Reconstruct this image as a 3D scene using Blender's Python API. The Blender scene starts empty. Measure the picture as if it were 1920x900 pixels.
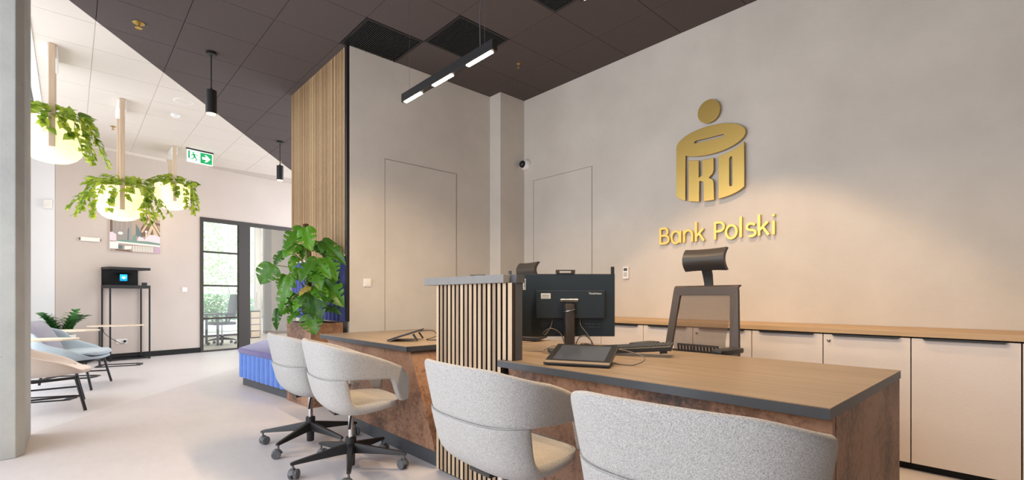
import bpy, bmesh, math, random
from mathutils import Vector, Matrix
C = bpy.context.scene.collection
PI = math.pi
def lin(r, g, b):
    f = lambda v: (v/255/12.92) if v/255 <= .04045 else ((v/255+.055)/1.055)**2.4
    return (f(r), f(g), f(b), 1)

# ------------------------------------------------------------------ camera, sky, lights, exposure
CAM_H = 1.10
cam = bpy.data.cameras.new('camera'); camo = bpy.data.objects.new('camera', cam); C.objects.link(camo)
cam.sensor_width = 36; cam.lens = 902/1920*36; cam.shift_y = 108/1920; cam.clip_start = .02; cam.clip_end = 200
camo.location = (0, 0, CAM_H); camo.rotation_euler = (PI/2, 0, math.radians(47.43))
bpy.context.scene.camera = camo
w = bpy.data.worlds.new('sky'); bpy.context.scene.world = w; w.use_nodes = True
bg = w.node_tree.nodes['Background']; bg.inputs[0].default_value = (.88, .93, 1.0, 1); bg.inputs[1].default_value = 4.1
vs = bpy.context.scene.view_settings
vs.view_transform = 'Standard'; vs.look = 'None'; vs.gamma = 1; vs.use_curve_mapping = False; vs.exposure = 0.0
LAMP_W = 13.0      # each led module of the linear pendants
BOWL_E = 1.05       # glowing planter bowls
cy = bpy.context.scene.cycles
cy.max_bounces = 10; cy.diffuse_bounces = 6; cy.glossy_bounces = 4; cy.transparent_max_bounces = 16; cy.sample_clamp_indirect = 8
def portal(name, loc, rot, sx, sy):
    l = bpy.data.lights.new(name, 'AREA'); l.shape = 'RECTANGLE'; l.size = sx; l.size_y = sy
    l.cycles.is_portal = True
    o = bpy.data.objects.new(name, l); C.objects.link(o); o.location = loc; o.rotation_euler = rot
portal('facade_portal', (-4.6, -1.12, 1.85), (PI/2, 0, 0), 9.6, 3.7)

# ------------------------------------------------------------------ materials
MT = {}
class N:
    def __init__(s, name):
        s.m = bpy.data.materials.new(name); s.m.use_nodes = True
        s.t = s.m.node_tree; s.n = s.t.nodes; s.b = s.n['Principled BSDF']; s.co = None
    def node(s, ty, **k):
        x = s.n.new(ty)
        for a, v in k.items(): setattr(x, a, v)
        return x
    def link(s, a, b): s.t.links.new(a, b)
    def coord(s, scale=(1, 1, 1), rot=(0, 0, 0)):
        if not s.co: s.co = s.node('ShaderNodeTexCoord')
        mp = s.node('ShaderNodeMapping'); mp.inputs['Scale'].default_value = scale; mp.inputs['Rotation'].default_value = rot
        s.link(s.co.outputs['Object'], mp.inputs[0]); return mp.outputs[0]
    def noise(s, scale, detail=4, rough=.55, vec=None):
        x = s.node('ShaderNodeTexNoise'); x.inputs['Scale'].default_value = scale
        x.inputs['Detail'].default_value = detail; x.inputs['Roughness'].default_value = rough
        s.link(vec if vec is not None else s.coord(), x.inputs['Vector']); return x.outputs['Fac']
    def ramp(s, fac, stops):
        r = s.node('ShaderNodeValToRGB'); e = r.color_ramp.elements
        while len(e) < len(stops): e.new(.5)
        for i, (p, c) in enumerate(stops): e[i].position = p; e[i].color = c
        s.link(fac, r.inputs[0]); return r.outputs[0]
    def bump(s, fac, strength=.2, dist=.01):
        b = s.node('ShaderNodeBump'); b.inputs['Strength'].default_value = strength; b.inputs['Distance'].default_value = dist
        s.link(fac, b.inputs['Height']); s.link(b.outputs[0], s.b.inputs['Normal'])
def mat(name, col, rough=.5, metal=0, var=0, vscale=3, bump=0, bscale=60, spec=.5, emit=None, estr=0, stretch=(1, 1, 1), coat=0, sheen=0):
    if name in MT: return MT[name]
    k = N(name); b = k.b
    b.inputs['Base Color'].default_value = col; b.inputs['Roughness'].default_value = rough; b.inputs['Metallic'].default_value = metal
    b.inputs['Specular IOR Level'].default_value = spec; b.inputs['Coat Weight'].default_value = coat; b.inputs['Sheen Weight'].default_value = sheen
    if var:
        f = k.noise(vscale, 5, .6, k.coord(stretch))
        lo = tuple(c*(1-var) for c in col[:3])+(1,); hi = tuple(min(1, c*(1+var)) for c in col[:3])+(1,)
        k.link(k.ramp(f, [(.3, lo), (.7, hi)]), b.inputs['Base Color'])
    if bump: k.bump(k.noise(bscale, 4, .6, k.coord(stretch)), bump)
    if emit: b.inputs['Emission Color'].default_value = emit; b.inputs['Emission Strength'].default_value = estr
    MT[name] = k.m; return k.m
def plaster(name, a, b_):
    k = N(name); f = k.noise(1.1, 6, .62); g = k.noise(90, 3, .6)
    k.link(k.ramp(f, [(.25, a), (.75, b_)]), k.b.inputs['Base Color']); k.b.inputs['Roughness'].default_value = .75
    k.bump(g, .25, .004); MT[name] = k.m; return k.m
def oak(name, dark, light, axis='z', rough=.55):
    k = N(name); s = {'x': (1.2, 22, 22), 'y': (22, 1.2, 22), 'z': (22, 22, 1.2)}[axis]
    oi = k.node('ShaderNodeObjectInfo'); f = k.noise(1.0, 8, .62, k.coord(s)); g = k.noise(5, 6, .7, k.coord(s))
    mx = k.node('ShaderNodeMath', operation='ADD'); mm = k.node('ShaderNodeMath', operation='MULTIPLY'); mm.inputs[1].default_value = .35
    k.link(oi.outputs['Random'], mm.inputs[0]); k.link(f, mx.inputs[0]); k.link(mm.outputs[0], mx.inputs[1])
    sb = k.node('ShaderNodeMath', operation='SUBTRACT'); sb.inputs[1].default_value = .17; k.link(mx.outputs[0], sb.inputs[0])
    k.link(k.ramp(sb.outputs[0], [(.28, dark), (.72, light)]), k.b.inputs['Base Color']); k.b.inputs['Roughness'].default_value = rough
    k.bump(g, .12, .002); MT[name] = k.m; return k.m
plaster('wall_plaster', lin(196, 187, 176), lin(216, 207, 196))
plaster('paint_wall', lin(197, 183, 173), lin(204, 192, 183))
plaster('white_wall', lin(232, 232, 232), lin(236, 236, 237))
plaster('cabinet_white', lin(212, 200, 192), lin(220, 209, 201))
oak('oak_slat', lin(150, 116, 80), lin(208, 172, 128))
oak('oak_slat_grey', lin(146, 122, 98), lin(196, 170, 140))
oak('oak_top', lin(182, 148, 108), lin(208, 175, 134), 'x', .45)
oak('desk_top', lin(116, 100, 83), lin(146, 127, 106), 'x', .4)
oak('pale_wood', lin(222, 200, 174), lin(238, 220, 196), 'x', .45)
def corten(name, cs):
    k = N(name); f = k.noise(2.2, 9, .68); g = k.noise(38, 6, .75); h = k.noise(1.3, 3, .5)
    m1 = k.node('ShaderNodeMath', operation='MULTIPLY_ADD'); m1.inputs[1].default_value = .40; k.link(g, m1.inputs[0])
    m0 = k.node('ShaderNodeMath', operation='MULTIPLY'); m0.inputs[1].default_value = .62; k.link(f, m0.inputs[0]); k.link(m0.outputs[0], m1.inputs[2])
    k.link(k.ramp(m1.outputs[0], [(.37, cs[0]), (.46, cs[1]), (.53, cs[2]), (.66, cs[3])]), k.b.inputs['Base Color'])
    k.b.inputs['Roughness'].default_value = .5; k.bump(g, .15, .002); MT[name] = k.m
corten('corten', [lin(46, 30, 22), lin(108, 74, 54), lin(146, 107, 82), lin(162, 126, 102)])
def felt(name, a, b_):
    k = N(name); f = k.noise(330, 3, .8); g = k.noise(300, 3, .7)
    k.link(k.ramp(f, [(.34, a), (.66, b_)]), k.b.inputs['Base Color']); k.b.inputs['Roughness'].default_value = .95
    k.b.inputs['Specular IOR Level'].default_value = .15; k.bump(g, .35, .004); k.b.inputs['Sheen Weight'].default_value = .15; MT[name] = k.m
felt('felt_grey', lin(130, 127, 126), lin(198, 194, 190))
felt('felt_blue', lin(160, 173, 181), lin(196, 207, 213)); felt('felt_beige', lin(206, 190, 178), lin(226, 212, 200)); felt('felt_mauve', lin(140, 138, 152), lin(178, 174, 184))
k = N('concrete'); f = k.noise(2.0, 8, .65); g = k.noise(26, 6, .7); vo = k.node('ShaderNodeTexVoronoi'); vo.inputs['Scale'].default_value = 13
k.link(k.coord((1, 1, 1)), vo.inputs['Vector'])
r_ = k.ramp(f, [(.25, lin(160, 160, 156)), (.75, lin(190, 190, 184))]); d_ = k.ramp(vo.outputs['Distance'], [(.03, (.55, .55, .55, 1)), (.07, (1, 1, 1, 1))])
mx = k.node('ShaderNodeMixRGB', blend_type='MULTIPLY'); mx.inputs[0].default_value = 1; k.link(r_, mx.inputs[1]); k.link(d_, mx.inputs[2])
k.link(mx.outputs[0], k.b.inputs['Base Color']); k.b.inputs['Roughness'].default_value = .8; k.bump(g, .25, .006); MT['concrete'] = k.m
def floor_mat(name, a, b_):
    k = N(name); f = k.noise(.8, 8, .66); g = k.noise(7, 6, .7, k.coord((1, 2.2, 1), (0, 0, .5)))
    ad = k.node('ShaderNodeMath', operation='MULTIPLY_ADD'); ad.inputs[1].default_value = .4; k.link(g, ad.inputs[0])
    m0 = k.node('ShaderNodeMath', operation='MULTIPLY'); m0.inputs[1].default_value = .6; k.link(f, m0.inputs[0]); k.link(m0.outputs[0], ad.inputs[2])
    k.link(k.ramp(ad.outputs[0], [(.3, a), (.7, b_)]), k.b.inputs['Base Color']); k.b.inputs['Roughness'].default_value = .42; k.b.inputs['Specular IOR Level'].default_value = .35; MT[name] = k.m
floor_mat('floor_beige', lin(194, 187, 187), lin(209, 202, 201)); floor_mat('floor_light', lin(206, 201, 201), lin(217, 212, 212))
mat('tile_dark', lin(88, 79, 77), .9, 0, .12, 120, .1, 200, .2)
mat('tile_white', lin(220, 210, 200), .9, 0, .03, 120, .05, 200, .2)
mat('door_gap', lin(146, 134, 123), .9); mat('handle_black', lin(26, 24, 24), .45); mat('gap_dark', lin(40, 36, 36), .9); mat('gap_white', lin(196, 186, 176), .9)
mat('slat_core', lin(62, 46, 34), .8); mat('black_metal', lin(40, 39, 40), .42, .3); mat('black_plastic', lin(38, 37, 38), .45); mat('black_matte', lin(24, 23, 23), .8)
mat('charcoal', lin(78, 78, 82), .5, 0, .08, 30); mat('cap_grey', lin(130, 127, 124), .75, 0, .05, 20); mat('plinth_grey', lin(74, 76, 80), .45, .2, .06, 12)
mat('monitor_back', lin(38, 48, 56), .42, 0, .05, 60); mat('screen_dark', lin(60, 64, 72), .12, spec=.6); mat('bezel', lin(22, 22, 24), .3)
mat('chrome', lin(205, 205, 208), .18, 1); mat('steel', lin(150, 148, 146), .35, 1)
mat('silver_edge', lin(176, 160, 144), .3, .7)
mat('white_plastic', lin(236, 234, 230), .4); mat('cream_box', lin(240, 232, 220), .5)
mat('rubber_grey', lin(92, 92, 94), .5, 0, .05, 20); mat('bronze_plastic', lin(62, 54, 50), .42)
mat('leather', lin(52, 48, 46), .4, 0, .05, 30)
k = N('brass'); f = k.noise(60, 3, .6, k.coord((14, 14, .25)))
k.link(k.ramp(f, [(.3, lin(176, 142, 72)), (.7, lin(214, 182, 108))]), k.b.inputs['Base Color']); k.b.inputs['Metallic'].default_value = .85; k.b.inputs['Roughness'].default_value = .38; MT['brass'] = k.m
mat('brass_bright', lin(214, 180, 96), .35, .75)
mat('navy_velvet', lin(62, 72, 138), .8, 0, .10, 9, .05, 60, .25, sheen=.25); mat('blue_velvet', lin(88, 124, 198), .8, 0, .10, 9, .05, 60, .25, sheen=.25); mat('blue_velvet_top', lin(84, 76, 136), .85, 0, .14, 9, .05, 60, .2, sheen=.35)
mat('pink_fabric', lin(214, 120, 176), .9, 0, .05, 30)
mat('strap_wood', lin(206, 182, 156), .5, 0, .08, 4, stretch=(10, 10, .6))
mat('green_sign', lin(0, 150, 84), .5, emit=lin(0, 150, 84), estr=.5); mat('white_sign', lin(245, 250, 245), .5, emit=lin(245, 250, 245), estr=.8)
mat('led_warm', (1, .9, .74, 1), .5, emit=(1, .86, .66, 1), estr=22); mat('lamp_glow', (1, .8, .5, 1), .5, emit=(1, .66, .32, 1), estr=9)
mat('bowl_glow', lin(226, 210, 164), .35, emit=(1, .84, .46, 1), estr=BOWL_E)
mat('screen_blue', lin(20, 150, 210), .3, emit=lin(30, 170, 225), estr=1.3); mat('screen_white', lin(240, 250, 250), .3, emit=(1, 1, 1, 1), estr=1.3)
def leaf_mat(name, a, b_, trans=.35, sc=14):
    k = N(name); oi = k.node('ShaderNodeObjectInfo'); f = k.noise(sc, 3, .5)
    ad = k.node('ShaderNodeMath', operation='MULTIPLY_ADD'); ad.inputs[1].default_value = .6; k.link(oi.outputs['Random'], ad.inputs[0])
    m0 = k.node('ShaderNodeMath', operation='MULTIPLY'); m0.inputs[1].default_value = .45; k.link(f, m0.inputs[0]); k.link(m0.outputs[0], ad.inputs[2])
    col = k.ramp(ad.outputs[0], [(.15, a), (.85, b_)]); k.link(col, k.b.inputs['Base Color']); k.b.inputs['Roughness'].default_value = .34
    tr = k.node('ShaderNodeBsdfTranslucent'); k.link(col, tr.inputs[0]); mx = k.node('ShaderNodeMixShader'); mx.inputs[0].default_value = trans
    k.link(k.b.outputs[0], mx.inputs[1]); k.link(tr.outputs[0], mx.inputs[2]); k.link(mx.outputs[0], k.n['Material Output'].inputs[0]); MT[name] = k.m
leaf_mat('ivy_leaf', lin(84, 124, 40), lin(190, 204, 84), .6); leaf_mat('monstera_leaf', lin(14, 50, 20), lin(98, 160, 40), .3, 5); leaf_mat('zz_leaf', lin(28, 84, 40), lin(72, 140, 66), .2)
leaf_mat('tree_leaf', lin(110, 150, 90), lin(160, 192, 124), .35); leaf_mat('hedge_leaf', lin(70, 120, 66), lin(130, 170, 108), .3); leaf_mat('dry_leaf', lin(150, 130, 50), lin(180, 160, 70), .3)
mat('stem_green', lin(92, 120, 50), .6); mat('bark', lin(96, 78, 60), .9, 0, .2, 30, .3, 60); mat('moss_pole', lin(96, 62, 40), .95, 0, .25, 40, .5, 120)
mat('soil', lin(52, 40, 32), .95, 0, .2, 40); mat('pale_facade', lin(206, 205, 186), .9, 0, .03, 2); mat('ground_out', lin(190, 190, 180), .9)
mat('door_frame', lin(56, 50, 46), .5, .3); mat('mesh_frame', lin(66, 56, 50), .5, 0, .06, 60); mat('cable_grey', lin(92, 84, 80), .5)
k = N('glass'); tb = k.node('ShaderNodeBsdfTransparent'); tb.inputs[0].default_value = (.975, .99, .978, 1); gb = k.node('ShaderNodeBsdfGlossy'); gb.inputs['Roughness'].default_value = .02
fr = k.node('ShaderNodeFresnel'); fr.inputs[0].default_value = 1.45; mx = k.node('ShaderNodeMixShader')
k.link(fr.outputs[0], mx.inputs[0]); k.link(tb.outputs[0], mx.inputs[1]); k.link(gb.outputs[0], mx.inputs[2]); k.link(mx.outputs[0], k.n['Material Output'].inputs[0]); MT['glass'] = k.m
k = N('mesh_fabric'); tb = k.node('ShaderNodeBsdfTransparent'); mx = k.node('ShaderNodeMixShader'); mx.inputs[0].default_value = .36   # open weave, part thread part hole
k.b.inputs['Base Color'].default_value = lin(70, 52, 40); k.b.inputs['Roughness'].default_value = .8
wv = k.node('ShaderNodeTexWave'); wv.bands_direction = 'Z'; wv.inputs['Scale'].default_value = 90; k.link(k.coord(), wv.inputs['Vector'])
mr = k.node('ShaderNodeMapRange'); mr.inputs['To Min'].default_value = .5; mr.inputs['To Max'].default_value = .78; k.link(wv.outputs['Fac'], mr.inputs[0]); k.link(mr.outputs[0], mx.inputs[0])
k.link(tb.outputs[0], mx.inputs[1]); k.link(k.b.outputs[0], mx.inputs[2]); k.link(mx.outputs[0], k.n['Material Output'].inputs[0]); MT['mesh_fabric'] = k.m

# ------------------------------------------------------------------ mesh builder
def slat_box(x0, x1, y0, y1, z0, z1):      # veneered front, dark core at the sides
    b = B(); vs = [Vector((x, y, z)) for z in (z0, z1) for y in (y0, y1) for x in (x0, x1)]
    b.add(vs, [(0, 1, 5, 4), (4, 5, 7, 6), (0, 2, 3, 1)]); b.cur = 1; b.add(vs, [(2, 6, 7, 3), (0, 4, 6, 2), (1, 3, 7, 5)]); return b
class B:
    def __init__(s): s.v = []; s.f = []; s.mi = []; s.cur = 0
    def add(s, vs, fs):
        o = len(s.v); s.v += [tuple(p) for p in vs]; s.f += [tuple(i+o for i in f) for f in fs]; s.mi += [s.cur]*len(fs); return s
    def box(s, x0, x1, y0, y1, z0, z1, M=None):
        vs = [Vector((x, y, z)) for z in (z0, z1) for y in (y0, y1) for x in (x0, x1)]
        if M: vs = [M @ p for p in vs]
        return s.add(vs, [(0, 2, 3, 1), (4, 5, 7, 6), (0, 1, 5, 4), (2, 6, 7, 3), (0, 4, 6, 2), (1, 3, 7, 5)])
    def prism(s, poly, z0, z1, M=None, top=None):
        n = len(poly); q = top or poly
        vs = [Vector((x, y, z0)) for x, y in poly]+[Vector((x, y, z1)) for x, y in q]
        if M: vs = [M @ p for p in vs]
        return s.add(vs, [tuple(range(n))[::-1], tuple(range(n, 2*n))]+[(i, (i+1) % n, n+(i+1) % n, n+i) for i in range(n)])
    def loft(s, rings, caps=True, closed=True):
        n = len(rings[0]); vs = [p for r in rings for p in r]; fs = []
        for i in range(len(rings)-1):
            for j in range(n if closed else n-1):
                a = i*n+j; b = i*n+(j+1) % n; fs.append((a, b, b+n, a+n))
        if caps and closed: fs += [tuple(range(n))[::-1], tuple(range((len(rings)-1)*n, len(rings)*n))]
        return s.add(vs, fs)
    def tube(s, pts, r, n=8, caps=True):
        pts = [Vector(p) for p in pts]; rings = []; up = None
        for i, p in enumerate(pts):
            d = (pts[min(i+1, len(pts)-1)]-pts[max(i-1, 0)]).normalized()
            if up is None: up = d.orthogonal().normalized()
            up = (up-d*up.dot(d)); up = up.normalized() if up.length > 1e-6 else d.orthogonal().normalized()
            w_ = d.cross(up); rr = r[i] if isinstance(r, (list, tuple)) else r
            rings.append([p+up*math.cos(2*PI*j/n)*rr+w_*math.sin(2*PI*j/n)*rr for j in range(n)])
        return s.loft(rings, caps)
    def lathe(s, prof, n=24, c=(0, 0, 0), M=None):
        rings = []
        for r, z in prof:
            ps = [Vector((c[0]+r*math.cos(2*PI*j/n), c[1]+r*math.sin(2*PI*j/n), c[2]+z)) for j in range(n)]
            rings.append([M @ p for p in ps] if M else ps)
        return s.loft(rings)
    def cyl(s, c, r, z0, z1, n=20, M=None): return s.lathe([(r, z0), (r, z1)], n, c, M)
    def bar(s, p, q, w, h, up=(0, 0, 1)):
        p = Vector(p); q = Vector(q); d = (q-p).normalized(); u = Vector(up); sd = d.cross(u).normalized(); u = sd.cross(d)
        rings = [[a+sd*w/2*i+u*h/2*j for i, j in ((-1, -1), (1, -1), (1, 1), (-1, 1))] for a in (p, q)]
        return s.loft(rings)
    def grid(s, rows):
        n = len(rows[0]); return s.add([p for r in rows for p in r], [(i*n+j, i*n+j+1, (i+1)*n+j+1, (i+1)*n+j) for i in range(len(rows)-1) for j in range(n-1)])
    def mesh(s, name, mats, smooth=False, bevel=0, segs=2, ang=35):
        me = bpy.data.meshes.new(name); me.from_pydata(s.v, [], s.f)
        for m in (mats if isinstance(mats, (list, tuple)) else [mats]): me.materials.append(MT[m] if isinstance(m, str) else m)
        for p, i in zip(me.polygons, s.mi): p.material_index = i
        bm = bmesh.new(); bm.from_mesh(me)
        bmesh.ops.recalc_face_normals(bm, faces=bm.faces)
        if bevel:
            es = [e for e in bm.edges if len(e.link_faces) == 2 and e.calc_face_angle(0) > math.radians(ang)]
            bmesh.ops.bevel(bm, geom=es, offset=bevel, segments=segs, profile=.6, affect='EDGES', clamp_overlap=True)
        bm.to_mesh(me); bm.free()
        if smooth:
            for p in me.polygons: p.use_smooth = True
            if smooth != 'all': me.set_sharp_from_angle(angle=math.radians(40))
        return me
    def build(s, name, mats, parent=None, smooth=False, bevel=0, segs=2, loc=None, rotz=0, ang=35):
        o = bpy.data.objects.new(name, s.mesh(name, mats, smooth, bevel, segs, ang)); C.objects.link(o)
        if parent: o.parent = parent
        if loc: o.location = loc
        if rotz: o.rotation_euler = (0, 0, rotz)
        return o
def inst(o, parent=None, loc=None, rot=None, scale=None):
    c = o.copy(); C.objects.link(c)
    if parent is not None: c.parent = parent
    if loc is not None: c.location = loc
    if rot is not None: c.rotation_euler = rot
    if scale is not None: c.scale = scale
    return c
def tag(o, label, cat, group=None):
    o['label'] = label; o['category'] = cat
    if group: o['group'] = group
    return o
def thing(name, label, cat, loc=(0, 0, 0), rotz=0, group=None):
    o = bpy.data.objects.new(name, None); o.empty_display_size = .1; C.objects.link(o)
    o.location = loc; o.rotation_euler = (0, 0, rotz); return tag(o, label, cat, group)
def struct(o, label=None):
    o['kind'] = 'structure'
    if label: o['label'] = label
    return o
def stuff(o): o['kind'] = 'stuff'; return o
def copy_tree(o, parent=None):
    c = o.copy(); C.objects.link(c)
    if parent: c.parent = parent
    for ch in list(o.children): copy_tree(ch, c)
    return c
def lamp(name, ty, parent, loc, energy, color, rot=(0, 0, 0), **k):
    l = bpy.data.lights.new(name, ty); l.energy = energy; l.color = color
    for a, v in k.items(): setattr(l, a, v)
    o = bpy.data.objects.new(name, l); C.objects.link(o); o.parent = parent; o.location = loc; o.rotation_euler = rot; return o
def clip(poly, a, b, c):           # keep a*x+b*y <= c
    out = []
    for i, p in enumerate(poly):
        q = poly[(i+1) % len(poly)]; dp = a*p[0]+b*p[1]-c; dq = a*q[0]+b*q[1]-c
        if dp <= 0: out.append(p)
        if dp*dq < 0: t = dp/(dp-dq); out.append((p[0]+(q[0]-p[0])*t, p[1]+(q[1]-p[1])*t))
    return out
def shape(splines, depth, bev=0):   # flat outline with holes -> solid mesh, in the XY plane
    cu = bpy.data.curves.new('outline', 'CURVE'); cu.dimensions = '2D'; cu.fill_mode = 'BOTH'; cu.extrude = depth/2; cu.bevel_depth = bev
    for pts in splines:
        sp = cu.splines.new('POLY'); sp.points.add(len(pts)-1); sp.use_cyclic_u = True
        for p, q in zip(sp.points, pts): p.co = (q[0], q[1], 0, 1)
    o = bpy.data.objects.new('tmp', cu); C.objects.link(o); dg = bpy.context.evaluated_depsgraph_get(); dg.update()
    me = bpy.data.meshes.new_from_object(o.evaluated_get(dg)); bpy.data.objects.remove(o); return me
def text_mesh(t, size, depth=.0006, align='CENTER'):
    cu = bpy.data.curves.new('text', 'FONT'); cu.body = t; cu.size = size; cu.extrude = depth; cu.align_x = align; cu.align_y = 'CENTER'
    o = bpy.data.objects.new('tmp', cu); C.objects.link(o); dg = bpy.context.evaluated_depsgraph_get(); dg.update()
    me = bpy.data.meshes.new_from_object(o.evaluated_get(dg)); bpy.data.objects.remove(o); return me
def mobj(name, me, m, parent=None, M=None):
    me.materials.clear(); me.materials.append(MT[m]); o = bpy.data.objects.new(name, me); C.objects.link(o)
    if parent: o.parent = parent
    if M is not None: o.matrix_local = M
    return o
def frame(o, x, y, z):              # 4x4 from origin and three axes
    M = Matrix.Identity(4)
    for i, a in enumerate((x, y, z)):
        for j in range(3): M[j][i] = a[j]
    for j in range(3): M[j][3] = o[j]
    return M

# ------------------------------------------------------------------ room shell
CH = 3.74                                   # ceiling height
YW = 4.494                                  # logo wall
XB, YB = -4.86, 2.155                       # corner of the slatted block
P0 = Vector((-11.0, .22, 0)); FD = Vector((-.197, .980, 0)).normalized(); FN = Vector((.980, .197, 0)).normalized()
FA = math.atan2(FD.y, FD.x)
def fw(s, t=0, z=0): return P0+FD*s-FN*t+Vector((0, 0, z))      # t = metres beyond the far wall
LA, LB = (-5.5, -.23), (-8.54, 1.985)       # line where both floor and ceiling change colour
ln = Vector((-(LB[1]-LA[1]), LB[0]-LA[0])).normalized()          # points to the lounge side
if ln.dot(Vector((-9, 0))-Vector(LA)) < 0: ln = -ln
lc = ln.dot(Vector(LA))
big = [(-17, -1.2), (3.4, -1.2), (3.4, 4.8), (-17, 9)]
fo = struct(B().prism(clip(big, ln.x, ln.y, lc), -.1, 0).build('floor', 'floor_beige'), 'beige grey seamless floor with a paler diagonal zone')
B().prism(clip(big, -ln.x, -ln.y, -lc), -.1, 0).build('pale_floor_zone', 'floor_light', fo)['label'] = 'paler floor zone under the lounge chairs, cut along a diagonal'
# ceiling of square tiles, dark over the counter, white over the lounge
ce = struct(B().box(-12.2, 3.4, -1.2, 4.6, CH+.02, CH+.12).build('ceiling', 'gap_dark'), 'ceiling of square tiles, dark grey and white zones parted by a diagonal')
GX, GY, PX, PY = -6.14, .18, .625, .626
vents = [(-4.89, 2.058), (-4.265, 2.684), (-3.015, 2.684)]
B().prism(clip([(-12.1, -1.2), (-4, -1.2), (-4, 4.6), (-12.1, 4.6)], -ln.x, -ln.y, -lc), CH+.003, CH+.019).build('white_tile_grid', 'gap_white', ce)
for i in range(-10, 15):
    for j in range(-3, 7):
        x0, y0 = GX+i*PX, GY+j*PY; x1, y1 = x0+PX, y0+PY
        if any(abs(x0-a) < .1 and abs(y0-b) < .1 for a, b in vents): continue
        g = .0025; q = [(x0+g, max(y0+g, -1.15)), (min(x1-g, 3.2), max(y0+g, -1.15)), (min(x1-g, 3.2), min(y1-g, YW-.002)), (x0+g, min(y1-g, YW-.002))]
        if q[2][1]-q[1][1] < .05 or q[1][0]-q[0][0] < .05: continue
        if x1 < XB and y0 > YB and x0 > -6.55: continue
        if x0 < -11.6 and y0 > 1.5: continue
        for side, m in ((1, 'tile_dark'), (-1, 'tile_white')):
            c = clip(q, ln.x*side, ln.y*side, lc*side)
            if len(c) > 2: B().prism(c, CH, CH+(.006 if side > 0 else .003)).build('ceiling_tile', m, ce)
# walls
struct(B().box(-4.66, 3.4, YW, YW+.2, 0, CH+.02).build('wall_back', 'wall_plaster'), 'plastered beige grey wall carrying the brass sign')
struct(B().prism([(XB, YB), (XB, 4.07), (-4.65, 4.07), (-4.65, YW+.2), (-6.56, YW+.2), (-6.56, YB+.03), (-4.9, YB+.03), (-4.9, YB)], 0, CH+.02).build('wall_middle', 'wall_plaster'), 'plastered wall with flush hidden door between slatted corner and logo wall')
fwl = B(); M_ = Matrix.Translation(P0) @ Matrix.Rotation(FA, 4, 'Z')
fwl.box(-.41, 1.735, 0, .15, 0, CH+.02, M_); fwl.box(1.735, 5.5, 0, .15, 2.72, CH+.02, M_); fwl.box(4.4, 5.5, 0, .15, 0, 2.72, M_)
struct(fwl.build('wall_far', 'paint_wall'), 'far pinkish white wall behind the lounge chairs')
struct(B().box(-11.25, -10.9, -1.15, -.185, 0, CH).build('wall_left', 'white_wall'), 'white wall return lit by daylight beside the far wall')
struct(B().box(3.2, 3.4, -1.2, YW+.2, 0, CH+.02).build('wall_right', 'wall_plaster'))
struct(B().box(-.41, 1.735, -.012, 0, 0, .1, M_).build('baseboard_far', 'black_matte'), 'black skirting along the far wall')
struct(B().box(-.41, 1.15, -.03, 0, CH-.055, CH-.002, M_).build('trim_far', 'tile_white'), 'pale cornice strip on top of the far wall')
# glazed street facade behind the camera
wf = B()
for i in range(11): wf.box(-11+i*1.42-.03, -11+i*1.42+.03, -1.2, -1.12, 0, CH)
struct(B().box(-11.3, -9.4, -1.3, -1.21, 0, CH+.02).build('daylight_blocker', 'wall_plaster')); struct(B().box(.2, 3.4, -1.3, -1.21, 0, CH+.02).build('daylight_blocker', 'wall_plaster'))  # unseen panels added to hold back daylight at the lounge and right end
wf.box(-11.2, 3.3, -1.2, -1.12, 0, .08); wf.box(-11.2, 3.3, -1.2, -1.12, CH-.06, CH)
struct(wf.build('window_1', 'black_metal'), 'tall glazed street front with dark mullions')
# concrete column at the left
cb = B().prism([(-4.74, -.95), (-4.724, -.345), (-4.728, -.275), (-4.80, -.236), (-5.458, -.232), (-5.458, -.95)], 0, CH)
struct(cb.build('concrete_column', 'concrete', bevel=.006), 'raw concrete column with chamfered corner at the left edge')
# flush doors
def flush_door(name, M, w_, h, label):
    b = B(); g = .0045; z1 = h
    b.box(-g, w_+g, -.003, 0, z1, z1+g, M); b.box(-g, 0, -.003, 0, 0, z1, M); b.box(w_, w_+g, -.003, 0, 0, z1, M)
    o = struct(B().box(.004, w_-.004, -.004, .0, .01, z1-.004, M).build(name, 'wall_plaster'), label)
    b.build('door_gap', 'door_gap', o); return o
flush_door('door_1', frame((XB, 2.56, 0), (0, 1, 0), (-1, 0, 0), (0, 0, 1)), .965, 2.63, 'flush door plastered like its wall, nearer the slatted corner')
flush_door('door_2', frame((-4.47, YW, 0), (1, 0, 0), (0, 1, 0), (0, 0, 1)), .96, 2.635, 'flush door plastered like the logo wall, in its left end')

# ------------------------------------------------------------------ slatted cladding on the block
sl = struct(B().box(-6.56, -4.9, YB-.005, YB+.03, 1.3, CH).build('wall_slatted', 'black_matte'), 'oak slat cladding on the short wall above the blue bench')
proto = None
for i in range(40):
    x = -4.915-.0415*(i+1)
    if proto is None: proto = slat_box(0, .026, YB-.025, YB-.005, 1.56, CH-.001).build('slat', ['oak_slat', 'slat_core'], sl, loc=(x, 0, 0))
    else: inst(proto, sl, (x, 0, 0))
B().box(-4.9, -4.862, YB-.03, YB+.029, .85, CH-.001).build('corner_profile', 'black_metal', sl)
up = thing('wall_cushion', 'channelled dark blue velvet back panel on wall behind the monstera', 'cushion', (0, 0, 0))
B().box(-6.5, -4.9, YB-.04, YB-.006, 1.535, 1.556).build('top_rail', 'pale_wood', up)
for i in range(15):
    x = -4.905-.107*i; r = [(x-.1055, YB-.006), (x-.1055, YB-.03), (x-.09, YB-.05), (x-.053, YB-.06), (x-.016, YB-.05), (x, YB-.03), (x, YB-.006)]
    B().prism(r, .85, 1.534).build('channel', 'navy_velvet', up, smooth=True)
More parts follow.
